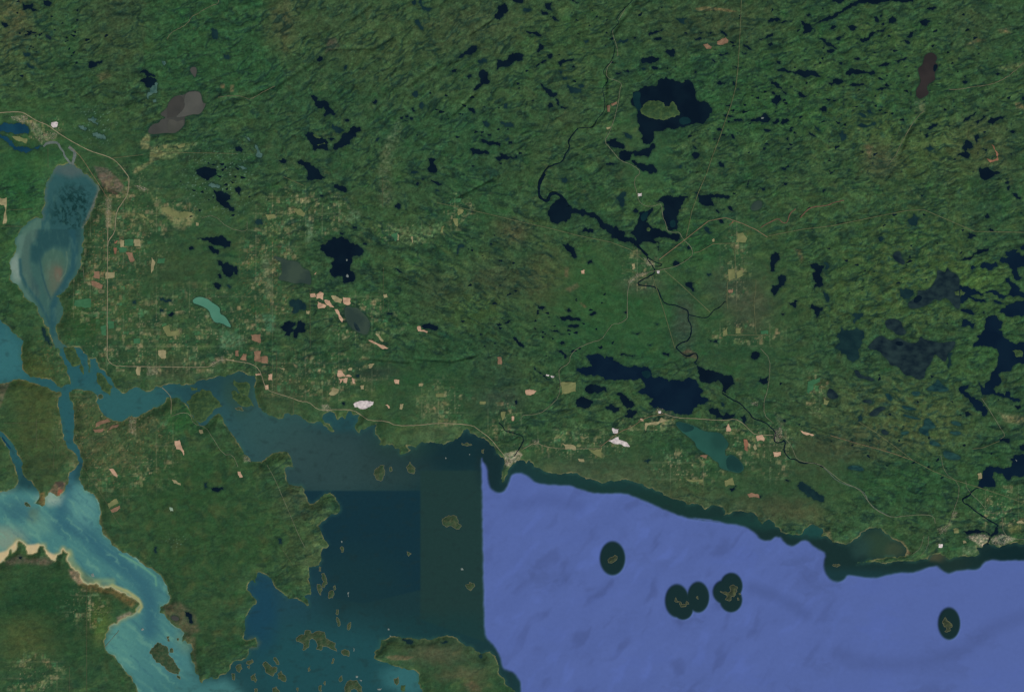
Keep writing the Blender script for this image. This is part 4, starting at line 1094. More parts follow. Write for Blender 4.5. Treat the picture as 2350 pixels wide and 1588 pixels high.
# wetlands and bare flats
for t, c, w, f in [("B0 880,0 1000,0 1060,40 1120,130 1090,170 1000,140 910,110", (98, 86, 76), .85, 3), ("B0 910,110 1000,140 1060,170 1040,190 960,160", (62, 54, 48), .9, 2),
                   ("A0 840,1480 960,1500 1010,1549 1000,1600 880,1600", (92, 84, 74), .8, 3), ("A0 1200,1500 1330,1440 1340,1330 1260,1330 1250,1260 1310,1195 1340,1200 1330,1300 1500,1370 1400,1420 1290,1500 1200,1549", (112, 112, 78), .75, 2.5),
                   ("B0 1330,150 1400,240 1440,330 1500,290 1560,330 1750,370 1660,400 1560,440 1480,370 1400,320", (112, 116, 78), .5, 4),
                   ("D0 1440,780 1600,740 1740,860 1780,1000 1700,1040 1650,1020 1560,940 1470,860", (82, 76, 60), .65, 6), ("D0 1600,1020 1740,1060 1740,1240 1760,1400 1730,1300 1700,1150", (82, 74, 58), .5, 4),
                   ("C0 500,1180 570,1190 600,1160 560,1270 530,1310 480,1290 430,1280", (96, 78, 64), .8, 3), ("C0 495,1185 560,1175 570,1220 520,1230", (52, 48, 46), .9, 2),
                   ("C0 520,1250 560,1250 540,1310 510,1300", (130, 70, 55), .7, 2), ("C0 360,1280 400,1270 400,1390 370,1400 345,1370", (118, 88, 56), .6, 3), ("C0 0,310 90,300 50,400 10,520 0,520", (92, 88, 72), .7, 3),
                   ("D0 610,460 690,470 780,590 700,590 630,520", (128, 110, 92), .8, 4), ("D0 700,590 860,580 920,630 1000,620 1210,740 1180,800 1000,680 800,650", (112, 88, 56), .6, 5),
                   ("D0 40,390 180,320 260,370 400,340 480,390 420,420 220,400 60,420", (92, 84, 72), .7, 5), ("D0 1040,880 1150,830 1190,850 1110,890 1040,950", (108, 98, 86), .8, 4),
                   ("C0 860,1290 890,1400 890,1549 D0 930,100 1010,240 1250,390 1450,540 1500,640 1460,560 1300,440 1100,300 930,160", (112, 96, 64), .5, 5),
                   ("D3 1050,90 1150,180 1250,210 1320,320 1270,340 1260,260 1150,200", (110, 96, 72), .75, 3), ("D3 540,110 600,110 620,210 740,235 600,190", (104, 98, 72), .6, 4),
                   ("D1 1100,1230 1200,1215 1360,1230 1300,1260 1150,1260", (104, 84, 66), .6, 3), ("D1 1800,1470 1870,1440 1950,1510 1960,1549 1850,1540", (86, 78, 60), .5, 4),
                   ("B2 520,1140 570,1180 550,1190 500,1150", (96, 80, 60), .5, 2), ("B2 370,1020 480,970 500,1000 420,1050", (110, 92, 72), .5, 4), ("B2 370,820 410,830 400,920 370,910", (96, 80, 62), .5, 3),
                   ("C2 1400,40 1470,0 1540,40 1560,90 1500,80 1440,75", (84, 70, 60), .6, 3), ("A3 2080,600 2324,560 2324,600 2100,640", (108, 104, 70), .35, 5),
                   ("C3 2090,570 2324,600 2324,680 2150,650", (122, 110, 82), .5, 5), ("C3 100,560 160,600 220,640 180,690 150,700", (104, 100, 78), .5, 4),
                   ("A1 590,340 660,340 700,420 590,460 570,480", (66, 66, 58), .7, 4), ("A3 900,1290 980,1300 950,1420 930,1400", (88, 76, 58), .6, 4),
                   ("D3 1640,40 1690,20 1660,100 1600,110", (110, 112, 84), .4, 4), ("A3 1760,420 1900,350 1980,360 1850,400", (110, 90, 66), .45, 3), ("A3 2090,270 2160,260 2200,300 2110,300", (120, 98, 72), .5, 4),
                   ("A3 1380,920 1430,900 1450,1000 1400,1010", (108, 104, 80), .4, 3), ("A2 1530,80 1620,65 1830,90 1900,110 1830,115 1740,100 1550,100", (110, 92, 66), .6, 1.6),
                   ("B3 270,660 340,670 360,760 340,790 310,720", (98, 80, 60), .5, 4), ("A0 860,670 960,640 1000,680 900,730", (92, 78, 60), .4, 4), ("A0 1960,750 2000,750 2000,790 1965,790", (120, 96, 72), .6, 2),
                   ("A0 2050,760 2085,760 2080,820 2050,820", (120, 96, 72), .6, 2), ("A3 2240,920 2300,910 2324,980 2250,970", (118, 88, 64), .5, 3)]:
    mix(G, c, pol(t, f) * np.clip(w + n3 * .35, 0, 1))
# farm country: a patchwork of square-cornered fields
farm = np.zeros((NY, NX), np.float32)
for a in [(B, *r) for B, *r in [('B0', 1150, 450, 380, 480), ('B0', 900, 900, 330, 500), ('B0', 1500, 350, 300, 130), ('B0', 1700, 1350, 800, 330), ('C0', 1400, 60, 900, 170), ('C0', 1100, 850, 480, 450),
                                ('C1', 500, 230, 560, 220), ('C1', 1600, 480, 250, 200), ('B1', 100, 800, 260, 520), ('B1', 1300, 520, 380, 90), ('B1', 1750, 330, 130, 170), ('B1', 400, 330, 420, 220), ('B1', 900, 1300, 330, 230),
                                ('C2', 1150, 640, 300, 110), ('C2', 1450, 1050, 330, 170), ('C2', 500, 850, 470, 130), ('C2', 1900, 850, 400, 220), ('C1', 2170, 650, 170, 220), ('B2', 1890, 780, 130, 330), ('B2', 2000, 1420, 330, 110),
                                ('D0', 300, 1400, 260, 200), ('C0', 700, 650, 200, 330), ('D0', 780, 800, 200, 180), ('B2', 1050, 850, 170, 200), ('C3', 470, 400, 120, 200), ('C3', 100, 900, 170, 250), ('C3', 2150, 1420, 250, 220), ('A0', 350, 1150, 250, 110)]]:
    farm = np.maximum(farm, ell(*a, soft=.5))
def hashf(a, b, s):
    h = (a.astype(np.int64) * 374761393 + b.astype(np.int64) * 668265263 + s * 974711) & 0xffffffff
    h = ((h ^ (h >> 13)) * 1274126177) & 0xffffffff
    return ((h ^ (h >> 16)) & 0xffff) / 65535.0
def mosaic(ang, cw, ch, seed):
    c, s = math.cos(math.radians(ang)), math.sin(math.radians(ang))
    wob = 0.25
    U = (X * c + Y * s) / cw + wob * perlin(X / 30, Y / 30, seed)
    V = (-X * s + Y * c) / ch + wob * perlin(X / 30, Y / 30, seed + 1)
    jj = np.floor(V)
    U = U + hashf(jj, jj * 0 + 5, seed) * 3
    U = U * (0.6 + 0.9 * hashf(jj, jj * 0 + 9, seed))
    ii = np.floor(U)
    return hashf(ii, jj, seed), hashf(ii, jj, seed + 7), U - ii, V - jj
tilt = ell('C0', 950, 750, 420, 330, 0, .3)
pal = np.array([(50, 94, 60), (62, 112, 76), (90, 106, 68), (124, 126, 88), (104, 92, 70), (76, 92, 60), (80, 110, 78), (114, 112, 80), (54, 70, 46), (136, 124, 94), (70, 84, 54), (150, 128, 100)], np.float32)
fclump = ss(-.3, .45, fbm(X / 38, Y / 34, 3, 60))
for ang, cw, ch, seed, wmul in [(0, 15, 9.5, 3, 1 - tilt), (0, 8, 13, 4, (1 - tilt) * .8), (-27, 26, 8, 5, tilt * .8)]:
    h1, h2, fu, fv = mosaic(ang, cw, ch, seed)
    c = pal[(h2 * (len(pal) - .01)).astype(int)]
    w = (h1 < 0.62 * farm * (.08 + .92 * fclump)) * np.clip(farm * .85, 0, .7) * wmul * np.clip(.75 + .5 * n3, 0.2, 1)
    edge = np.minimum(np.minimum(fu, 1 - fu) * cw, np.minimum(fv, 1 - fv) * ch)
    w = w * ss(.2, 1.4, edge)
    G += (c - G) * w[..., None].astype(np.float32)
mix(G, (72, 80, 52), tilt * .35)
mix(G, (94, 88, 62), tilt * ss(0, .6, n2) * .35)
# hedges, farm lanes on the survey grid, scattered yards
mix(G, (30, 52, 38), farm * ss(.15, .6, perlin(X / 5, Y / 5, 61)) * .6)
lane = np.minimum(np.abs((X - 246) % 38.0 - 0) , 38 - (X - 246) % 38.0)
lane2 = np.minimum((Y - 567) % 38.0, 38 - (Y - 567) % 38.0)
lw = np.clip(farm * 1.4, 0, 1) * (1 - tilt) * (ss(1.4, .5, lane) * (perlin(X / 40, Y / 90, 63) > .05) + ss(1.6, .5, lane2) * (perlin(X / 90, Y / 40, 64) > .05))
mix(G, (124, 122, 96), np.clip(lw, 0, 1) * .32)
mix(G, (152, 138, 110), farm * ss(.5, .8, perlin(X / 3.4, Y / 3.1, 65) + .35 * n4) * .6)
fall = ell('B0', 900, 800, 400, 650) + ell('C0', 1000, 800, 500, 450) + ell('B1', 50, 900, 300, 500) + ell('C0', 450, 100, 200, 250) + ell('C1', 300, 250, 500, 250) * .6
mix(G, (104, 80, 50), np.clip(fall, 0, 1) * ss(.3, .8, perlin(X / 3.6, Y / 3.2, 66) + .45 * n4) * .6)
# valley villages, river flats, bogs
for t, c, w, f in [("A1 1230,1060 1190,1100 1100,1250 1060,1400 1030,1549 1150,1549 1180,1350 1260,1180", (84, 92, 72), .3, 7), ("B1 1060,0 1150,0 1180,200 1130,300 1060,280 1040,120", (84, 86, 70), .25, 7),
                   ("B0 1430,270 1520,300 1620,350 1760,370 1740,420 1640,500 1540,480 1500,380 1430,350", (118, 116, 82), .5, 3), ("A0 1370,1290 1500,1280 1760,1270 1740,1310 1520,1420 1340,1420", (104, 110, 74), .5, 4),
                   ("B0 930,340 1200,350 1310,400 1130,370 1030,380 1030,480 960,470", (104, 108, 74), .5, 4), ("B1 1150,470 1300,500 1600,440 1620,520 1450,600 1330,640 1180,600", (84, 108, 72), .5, 5), ("B1 800,310 900,340 860,420 740,430", (80, 104, 78), .5, 4), ("B1 400,400 460,430 460,600 400,620", (86, 108, 84), .45, 4), ("B1 0,700 80,720 110,1100 40,1100", (104, 110, 84), .45, 5), ("B1 0,1240 130,1260 100,1400 60,1400", (66, 108, 84), .5, 4),
                   ("B0 1950,1380 2100,1400 2200,1480 2100,1549 1960,1549", (76, 112, 84), .45, 5), ("A3 1340,900 1440,880 1400,1000 1350,1000", (92, 98, 74), .25, 5), ("C2 1780,640 1900,640 1900,760 1800,760", (84, 104, 66), .4, 4), ("C2 1240,600 1340,610 1350,700 1250,720", (122, 116, 84), .4, 4), ("C2 440,640 540,660 480,800 440,820", (80, 104, 70), .4, 5), ("D3 2180,60 2290,70 2300,130 2180,130", (108, 108, 64), .5, 4), ("D3 1530,180 1600,170 1580,240 1540,250", (126, 128, 92), .5, 3), ("D3 1770,260 1900,240 1930,320 1780,335", (84, 100, 76), .5, 2)]:
    mix(G, c, pol(t, f) * np.clip(w + n3 * .6, 0, 1))
bog = ell('A0', 280, 350, 280, 420) * .9 + ell('C3', 1250, 620, 620, 420) + ell('B3', 1250, 800, 620, 650) * .9 + ell('A3', 900, 1000, 500, 260) * .8
bogn = fbm(wx / 16, wy / 11, 4, 67)
mix(G, (28, 56, 54), np.clip(bog, 0, 1) * ss(.12, .6, bogn) * .7)
mix(G, (88, 98, 58), np.clip(bog, 0, 1) * ss(.12, .6, -bogn) * .4)
for n_, line in enumerate(TOWNS.strip().splitlines()):
    mix(G, (172, 152, 136) if n_ in (4, 5, 6) else (150, 136, 114), pol(line.split(' ', 1)[1], 2.5) * np.clip(.5 + n3 * .7 + .2 * n5, 0, 1) * (.95 if n_ in (4, 5, 6) else .55))
# shade painted into hollows, light onto crests; then speckle of crowns, cuts and rock
mix(G, (22, 42, 36), ss(.12, .62, -grain) * (.1 + .75 * hill) * .5 * (1 - .75 * farm))  # hollow shade in the colour, from the same grain as the relief
mix(G, (70, 98, 56), ss(.12, .7, grain) * (.1 + .7 * hill) * .38)
mix(G, (24, 44, 38), ss(.2, .6, -grain2) * hill * .6)
mix(G, (22, 44, 40), np.clip(gully + .8 * gully2, 0, 1) * hill * .75)  # painted shade along the gully floors
n6 = fbm(X / 4.2, Y / 3.6, 2, 46, .8)
mix(G, (76, 96, 58), ss(.3, .9, n6) * .3 * (.15 + .85 * hill))
mix(G, (24, 42, 34), ss(.25, .85, -n6) * .4 * (.15 + .85 * hill))
for ang, cw, ch, seed in ((8, 15, 11, 91), (31, 9, 7, 92)):   # stands of different age and kind
    c_, s_ = math.cos(math.radians(ang)), math.sin(math.radians(ang))
    UU = (wx * c_ + wy * s_) / cw + .9 * n4
    VV = (-wx * s_ + wy * c_) / ch + .9 * n2
    hh = hashf(np.floor(UU), np.floor(VV), seed)
    h3 = hashf(np.floor(UU), np.floor(VV), seed + 4)
    G *= (1 + .17 * (hh - .5) * (.5 + .5 * hill))[..., None]
    G[..., 0] *= 1 + .07 * (h3 - .5)
fine = .25 + .75 * hill
G *= (1 + fine * (0.17 * n3 + 0.15 * n5))[..., None]
mix(G, (110, 96, 70), ss(.78, .95, perlin(X / 5, Y / 4, 71) + .25 * n2) * .3 * (1 - low * .5))
mix(G, (18, 34, 38), ss(.70, .85, perlin(X / 11, Y / 5, 72) + .3 * ell(None, 1950, 220, 500, 260) - .12) * .8 * hill)
# pale strand line along the big water
strand = (1 - ss(.8, 3.2, coast)) * ss(-.5, .2, coast)
st_n = np.clip(.45 + 1.1 * fbm(X / 22, Y / 22, 3, 73), 0, 1)
mix(G, (134, 122, 88), strand * st_n * .7)
mix(G, (170, 154, 118), (1 - ss(.3, 2.6, coast)) * ss(-1, .2, coast) * ss(2, 12, drum + 8) * ell('D0', 500, 450, 800, 420, 20) * .9)
mix(G, (100, 130, 116), (ell('B0', 1950, 60, 330, 330) + ell('A0', 860, 1120, 180, 160) + ell('D0', 1560, 200, 90, 60)) * ss(.5, .7, perlin(X / 4.2 + .6 * n2, Y / 3.0, 68)) * .8)
rim = (1 - ss(.5, 2.6, d_lake)) * np.clip(fbm(X / 16, Y / 16, 2, 75) * 1.2 + .1, 0, 1)
mix(G, (22, 44, 38), (1 - ss(.3, 4.5, d_lake)) * .55)
mix(G, (84, 92, 60), rim * .2)
G = np.clip(G * np.array((1.12, 1.10, 1.06), np.float32), 8, 240)

# ------------------------------------------------------------------ colour of the big water
W = np.empty((NY, NX, 3), np.float32)
W[:] = (27, 58, 64)
sw = fbm(wx / 26, wy / 16, 4, 81)
flow = fbm((X + Y) / 95 + sw * .35, (X - Y) / 17 + sw * .5, 4, 82)
cd = -coast
for w, c in [
    (ell('C0', 300, 250, 1300, 900, 0, .3) * .9, (40, 94, 102)), (ell('C0', 1150, 470, 420, 200) * .7, (46, 98, 100)), (ell('C0', 30, 80, 220, 260) * .8, (52, 112, 118)),
    (ell('C0', 2150, 700, 500, 420, 30) * .8, (44, 88, 94)), (ell('C0', 2150, 350, 160, 250) * .6, (40, 76, 74)), (ell('C1', 150, 700, 400, 330) * .8, (48, 84, 84)),
    (ell('C1', 650, 1020, 620, 330) * .8, (48, 76, 78)), (ell('C1', 700, 640, 260, 90) * .7, (34, 80, 88)), (ell('C1', 1700, 900, 600, 180) * .8, (20, 48, 56)), (ell('C1', 1250, 850, 260, 130) * .5, (40, 74, 64)),
    (ell('C1', 1180, 1050, 330, 200) * .5, (40, 64, 64)),
    (pol("D1 1412,-420 1985,-420 1985,1100 1412,900", 3) * .9, (33, 61, 60)), (pol("C1 200,1262 1412,1262 D1 1412,640 900,760 -200,560", 2.5) * .92, (20, 52, 65)),
    (ell('D1', 800, 620, 420, 330) * .6, (26, 58, 64)), (ell('D1', 80, 700, 420, 330) * .7, (34, 76, 92)), (ell('D1', 600, 1330, 900, 430, 0, .5) * .75, (32, 84, 92)), (ell('D1', 1300, 1430, 230, 130) * .8, (52, 112, 118)),
    (ell('D1', 1600, 1000, 500, 150) * .5, (24, 62, 66)), (ell('D0', 2320, 850, 140, 330) * .7, (24, 68, 92)),
    (pol("C0 -600,1230 250,1250 520,1290 620,1180 740,1200 900,1300 D0 1500,480 1560,800 1640,1000 1720,1300 1790,1480 2000,1440 2324,1700 1300,1900 1100,1500 900,1200 1000,900 1240,780 900,600 600,400 -300,420", 16) * .95, (70, 130, 132)),
    (stroke("C0 590,1000 590,1300 520,1549 D0 750,120 900,280 1100,430 1290,600 1340,760 1330,1000", 17, 18) * .9, (50, 102, 118)),
    (ell('C0', 740, 1400, 130, 170) * .6, (92, 150, 148)), (ell('C0', 450, 1320, 110, 70) * .9, (140, 168, 156)), (ell('D0', 60, 200, 160, 120) * .8, (128, 150, 132)), (ell('C0', 40, 1180, 90, 90) * .9, (120, 150, 140)),
    (ell('C0', 150, 1430, 110, 90) * .5, (52, 100, 112)), (ell('C0', 300, 1480, 60, 70) * .7, (78, 104, 92)), (ell('D0', 1050, 1130, 150, 260) * .6, (84, 146, 138)), (ell('D0', 1700, 1520, 400, 130) * .7, (56, 112, 116)), (ell('D0', 1550, 1220, 110, 160) * .5, (64, 124, 130)),
    (ell('D0', 1640, 1080, 80, 120) * .6, (92, 132, 116)), (ell('D0', 330, 60, 120, 100) * .5, (98, 150, 136)),
    (pol("B0 -100,380 375,380 375,490 900,490 800,1549 300,1549 0,1100", 1.5), (56, 96, 92)),
    (pol("B0 330,470 720,470 720,560 690,700 600,660 480,640 400,690 330,800 270,760 260,620", 9) * .85, (36, 76, 82)), (pol("B0 200,520 340,470 330,560 270,640 260,780 300,960 360,1060 330,1100 250,1020 190,880 180,720", 6) * .7, (74, 104, 96)),
    (pol("B0 400,700 470,665 550,690 590,760 582,850 530,920 500,1000 470,1085 440,1085 405,960 380,850 370,770", 4) * .9, (66, 102, 90)), (ell('B0', 490, 930, 85, 140) * .5, (104, 102, 86)), (ell('B0', 520, 890, 40, 55) * .6, (116, 92, 80)),
    (stroke("B0 640,500 665,700 645,850 585,960 505,1080 470,1180 470,1420", 7, 5) * .85, (38, 82, 92)), (stroke("B0 590,690 600,780 580,880 530,950", 1.2, 1.5) * .5, (104, 128, 104)),
    (pol("B0 70,760 130,620 160,540 230,520 215,600 195,680 180,800 170,900 215,1020 300,1130 340,1200 250,1130 150,1000 70,940", 4) * .8, (88, 124, 114)), (ell('B0', 130, 840, 45, 150) * .8, (128, 152, 144)),
    (pol("B0 180,500 330,390 372,395 372,480 280,500 210,560", 5) * .8, (78, 116, 104)),
    (stroke("B0 178,760 185,890 240,1000 330,1110 400,1230 440,1330", 3, 3) * .85, (40, 82, 90)), (stroke("B0 350,740 372,880 410,1010 450,1110", 1.4, 1.6) * .8, (40, 78, 86)), (ell('B0', 310, 1010, 30, 90, -20) * .6, (48, 80, 84)),
    (pol("B0 370,-200 920,-200 920,490 370,490", 1.5), (46, 90, 94)), (pol("B0 370,-200 920,-200 920,490 370,490", 1.5) * (1 - ss(1, 9, cd)) * .55, (82, 104, 98)), (ell('A0', 620, 1510, 130, 50) * .7, (82, 98, 98)),
    (ell('B0', 600, 330, 170, 150) * .35, (32, 70, 74)), (stroke("B0 870,90 880,150 820,300 740,470", 1.5, 4) * .7, (116, 112, 98)),
    (pol("D3 -2300,-300 2324,-60 2324,420 1500,480 0,420 -2300,60", 14), (25, 50, 51)), (ell('C2', 900, 1250, 1000, 130, 14) * .5, (26, 62, 56)), (ell('D3', 420, 120, 160, 60) * .8, (30, 78, 76)), (ell('C2', 2100, 1530, 330, 60) * .5, (30, 74, 68)),
    (ell('C1', 2050, 1050, 120, 250) * .8, (22, 46, 52)), (ell('D3', 1030, 230, 190, 110) * .95, (44, 70, 56)), (ell('D3', 1180, 270, 100, 60) * .7, (60, 76, 58)), (ell('D3', 870, 250, 90, 90) * .6, (38, 70, 70)), (ell('D3', 1580, 350, 110, 40) * .8, (78, 80, 60)),
    (ell('D3', 2200, 320, 230, 100) * .9, (17, 43, 48)), (ell('D3', 1700, 400, 110, 90) * .6, (32, 54, 50)), (ell('C0', 2120, 420, 120, 150) * .5, (46, 76, 64)), (ell('D0', 2240, 1120, 60, 50) * .8, (84, 96, 78))]:
    mix(W, c, w)
_u, _v = (X * .8 - Y * .6), (X * .6 + Y * .8)
streak = ell('B0', 650, 310, 160, 210, 15) * pol("B0 370,-200 920,-200 920,490 370,490", 1.5) * ss(.45, .95, 1 - 2.0 * np.abs(fbm(_u / 15 + .5 * sw, _v / 44, 4, 83, .6)))
mix(W, (16, 48, 48), streak * .85)
turq = pol("C0 -600,1230 520,1290 740,1200 900,1300 D0 1500,480 1640,1000 1720,1300 1300,1900 900,1200 1240,780 -300,420", 20)
mix(W, (104, 160, 142), turq * ss(.1, .7, flow) * .5)
mix(W, (50, 98, 114), turq * ss(.1, .7, -flow) * .45)
nw = ell('B0', 350, 800, 420, 700, 0, .4)
mix(W, (88, 128, 112), nw * ss(.1, .7, fbm(X / 12, Y / 38, 3, 84)) * .3)
mix(W, (30, 50, 52), ss(.1, .8, sw) * .3 * (1 - np.clip(turq + nw, 0, 1)))
mix(W, (52, 98, 84), (1 - ss(0, 9, cd)) * ss(-.4, .5, fbm(X / 30, Y / 30, 3, 85)) * .4)
mix(W, (140, 152, 112), (1 - ss(1, 12 + 5 * sw, -drum)) * ell('D0', 600, 450, 800, 420, 25, .3) * ss(-30, -1, drum) * .85)
mix(W, (200, 184, 142), (1 - ss(.5, 3.5 + 3 * sw, -drum)) * ell('D0', 450, 420, 800, 420, 25, .3) * .9)
mix(W, (206, 184, 142), pol("D0 -100,330 60,290 150,200 240,240 340,230 420,300 500,330 500,400 380,330 240,310 90,330 0,410 -100,430", 4) * .9)
mix(W, (170, 170, 110), stroke("D0 1000,600 1130,650 1230,720 1260,790 1235,830", 2.5, 4) * .8)
mix(W, (140, 160, 110), stroke("D0 1000,600 1000,560 850,560 760,530 650,400 620,300", 5, 7) * .5)
mix(W, (98, 160, 130), stroke("D0 1060,320 1180,380 1300,460 1380,520 1390,600", 1.0, 2.5) * .7)
mix(W, (142, 166, 138), turq * (1 - ss(.5, 3.5, cd)) * np.clip(.3 + 1.2 * fbm(X / 20, Y / 20, 2, 89), 0, 1) * .7)
W *= (1 + 0.025 * n5 + .03 * n3)[..., None]
deepw = ss(-4.5, 3.5, deep_sd + 1.2 * fbm(X / 18, Y / 18, 2, 86))
holes = np.zeros((NY, NX), np.float32)
for t, x, y, rx, ry in [('D2', 798, 360, 112, 150), ('D2', 1372, 738, 106, 146), ('D2', 1425, 810, 88, 95), ('D2', 1560, 705, 97, 136), ('D2', 1855, 605, 98, 116), ('D2', 1800, 660, 110, 108), ('D2', 1850, 728, 100, 110), ('D3', 1660, 940, 98, 142)]:
    cx, cy = P(t, x, y)
    r = np.sqrt(((X - cx) / (rx * K)) ** 2 + ((Y - cy) / (ry * K)) ** 2)
    holes = np.maximum(holes, 1 - ss(.90, 1.10, r))
deepw = deepw * (1 - holes)
mix(W, (24, 48, 52), holes)
basin = fbm(X / 150 + .3 * sw, Y / 110, 4, 87)
lump = band(-48, 1 / 70, 1 / 30, 88, 3, .5)
B = np.empty_like(W)
B[:] = (84, 103, 160)
mix(B, (84, 104, 168), ss(.1, .8, basin) * .4)
mix(B, (74, 90, 138), ss(.15, .8, -basin) * .5)
smudge = band(-50, 1 / 90, 1 / 38, 88, 3, .4)
west = ell(None, 1500, 1400, 430, 330, 0, .7, False)
mix(B, (68, 82, 128), ss(.2, .75, smudge) * west * .42)
mix(B, (92, 114, 182), ss(.25, .8, -smudge) * west * .4)
mix(B, (70, 85, 132), stroke("D3 680,1210 900,1290 1200,1310 1500,1260 1800,1160 2000,1000 2400,840", 6, 26) * .32)
mix(B, (72, 88, 140), stroke("C2 -60,1380 200,1330 500,1400", 4, 22) * .35)
mix(B, (70, 86, 134), stroke("D3 -100,620 100,690 260,770 380,860", 6, 20) * .45)
W += (B - W) * deepw[..., None]
W *= 1 - (1 - deepw)[..., None] * np.array((.0, .03, .075), np.float32)
greyer = W.mean(-1, keepdims=True)
W += (greyer - W) * .06 * (1 - deepw)[..., None]      # silty northern water is greyer than open sea
W = np.clip(W, 6, 240)

# ------------------------------------------------------------------ materials
def nodemat(name, rough=.9, spec=.2):
    m = bpy.data.materials.new(name)
    m.use_nodes = True
    b = m.node_tree.nodes["Principled BSDF"]
    b.inputs["Roughness"].default_value = rough
    b.inputs["Specular IOR Level"].default_value = spec
    return m, m.node_tree, b
def attr_mat(name, rough, spec, scale, amount, bump=0.0):
    """colour from the 'cover' attribute (land cover / water depth), broken up by a fine noise"""
    m, t, b = nodemat(name, rough, spec)
    a = t.nodes.new("ShaderNodeAttribute"); a.attribute_name = "cover"
    geo = t.nodes.new("ShaderNodeNewGeometry")
    nz = t.nodes.new("ShaderNodeTexNoise"); nz.inputs["Scale"].default_value = scale; nz.inputs["Detail"].default_value = 4
    t.links.new(geo.outputs["Position"], nz.inputs["Vector"])
    mr = t.nodes.new("ShaderNodeMapRange")
    mr.inputs["To Min"].default_value = 1 - amount; mr.inputs["To Max"].default_value = 1 + amount
    mr.inputs["From Min"].default_value = .25; mr.inputs["From Max"].default_value = .75
    t.links.new(nz.outputs["Fac"], mr.inputs["Value"])
    vm = t.nodes.new("ShaderNodeVectorMath"); vm.operation = 'SCALE'
    t.links.new(a.outputs["Color"], vm.inputs[0]); t.links.new(mr.outputs[0], vm.inputs["Scale"])
    t.links.new(vm.outputs[0], b.inputs["Base Color"])
    if bump:
        bp = t.nodes.new("ShaderNodeBump"); bp.inputs["Strength"].default_value = bump; bp.inputs["Distance"].default_value = .05
        t.links.new(nz.outputs["Fac"], bp.inputs["Height"]); t.links.new(bp.outputs[0], b.inputs["Normal"])
    return m
def two_tone(name, c1, c2, scale, rough=.9, spec=.2, detail=4, stretch=(1, 1, 1), lo=.4, hi=.62):
    m, t, b = nodemat(name, rough, spec)
    geo = t.nodes.new("ShaderNodeNewGeometry")
    mp = t.nodes.new("ShaderNodeMapping"); mp.inputs["Scale"].default_value = stretch
    nz = t.nodes.new("ShaderNodeTexNoise"); nz.inputs["Scale"].default_value = scale; nz.inputs["Detail"].default_value = detail
    cr = t.nodes.new("ShaderNodeValToRGB")
    cr.color_ramp.elements[0].position = lo; cr.color_ramp.elements[1].position = hi
    cr.color_ramp.elements[0].color = (*lin(c1), 1); cr.color_ramp.elements[1].color = (*lin(c2), 1)
    t.links.new(geo.outputs["Position"], mp.inputs[0]); t.links.new(mp.outputs[0], nz.inputs["Vector"])
    t.links.new(nz.outputs["Fac"], cr.inputs[0]); t.links.new(cr.outputs[0], b.inputs["Base Color"])
    return m
MAT_GROUND = attr_mat("forest_and_farmland", .95, .05, 5.0, .16, .35)
MAT_SEA = attr_mat("open_water", .6, .0, 2.5, .03)
MAT_COVER = attr_mat("island_cover", .95, .05, 7.0, .18, .3)
LAKE_MAT = {
    'k': two_tone("black_lake_water", (11, 24, 36), (14, 29, 40), .5, .5, .0),
    'v': two_tone("navy_lake_water", (12, 28, 44), (15, 33, 48), .4, .5, .0),
    'd': two_tone("dark_teal_water", (20, 41, 46), (27, 51, 52), .9, .6, .0),
    'b': two_tone("blue_river_water", (20, 54, 72), (26, 64, 80), .6, .5, .0),
    't': two_tone("pale_marsh_water", (52, 82, 76), (78, 106, 96), 1.5, .7, .0),
    'n': two_tone("silty_water", (62, 64, 60), (72, 73, 68), .35, .6, .0, 5, (1.2, .7, 1)),
    'q': two_tone("peaty_water", (44, 42, 42), (52, 48, 47), .5, .6, .0),
    'z': two_tone("pale_silt", (74, 76, 71), (82, 83, 77), .6, .6, .0),
    'h': two_tone("dark_silt", (58, 59, 56), (64, 64, 60), .6, .6, .0),
    'm': two_tone("green_lake_water", (34, 70, 62), (41, 84, 73), .25, .6, .0),
    'f': two_tone("grey_green_water", (46, 62, 56), (58, 74, 62), .5, .6, .0),
    's': two_tone("slate_marsh_water", (19, 33, 42), (40, 58, 58), 1.1, .6, .0, 6, (1, 1.4, 1), .34, .72),
    'e': two_tone("teal_marsh_water", (22, 48, 52), (42, 76, 70), 1.3, .6, .0, 6, (1, 1.8, 1), .36, .7),
    'g': two_tone("turquoise_water", (70, 121, 99), (80, 131, 107), .35, .6, .0),
    'w': two_tone("weedy_silt", (68, 70, 64), (76, 77, 70), .8, .6, .0),
    'j': two_tone("deep_green_water", (27, 58, 55), (32, 66, 62), .5, .6, .0),
    'c': two_tone("teal_shallow_water", (15, 40, 46), (20, 47, 50), .8, .6, .0),
}
FIELD_MAT = {
    'p': two_tone("peach_stubble", (166, 134, 108), (196, 162, 132), 1.6, lo=.3, hi=.7), 'y': two_tone("straw_field", (126, 120, 86), (156, 146, 108), 1.6, lo=.3, hi=.7),
    'x': two_tone("ploughed_field", (112, 88, 68), (140, 110, 86), 1.8, lo=.3, hi=.7), 'l': two_tone("pasture", (98, 106, 66), (122, 124, 80), 1.6, lo=.3, hi=.7),
    'c': two_tone("green_crop", (44, 90, 58), (58, 106, 70), 1.6, lo=.3, hi=.7), 'a': two_tone("red_earth", (122, 84, 64), (142, 100, 76), 1.6, lo=.3, hi=.7),
    'w': two_tone("pale_rock", (160, 150, 150), (226, 214, 206), 2.6, lo=.3, hi=.7, stretch=(1, 1.8, 1)), 't': two_tone("pale_marsh_flat", (120, 146, 120), (150, 170, 146), 2, lo=.3, hi=.7),
}
ROAD_MAT = {'1': (136, 128, 100), '2': (120, 104, 78), '3': (90, 97, 66), '4': (108, 112, 88), '5': (82, 88, 62)}
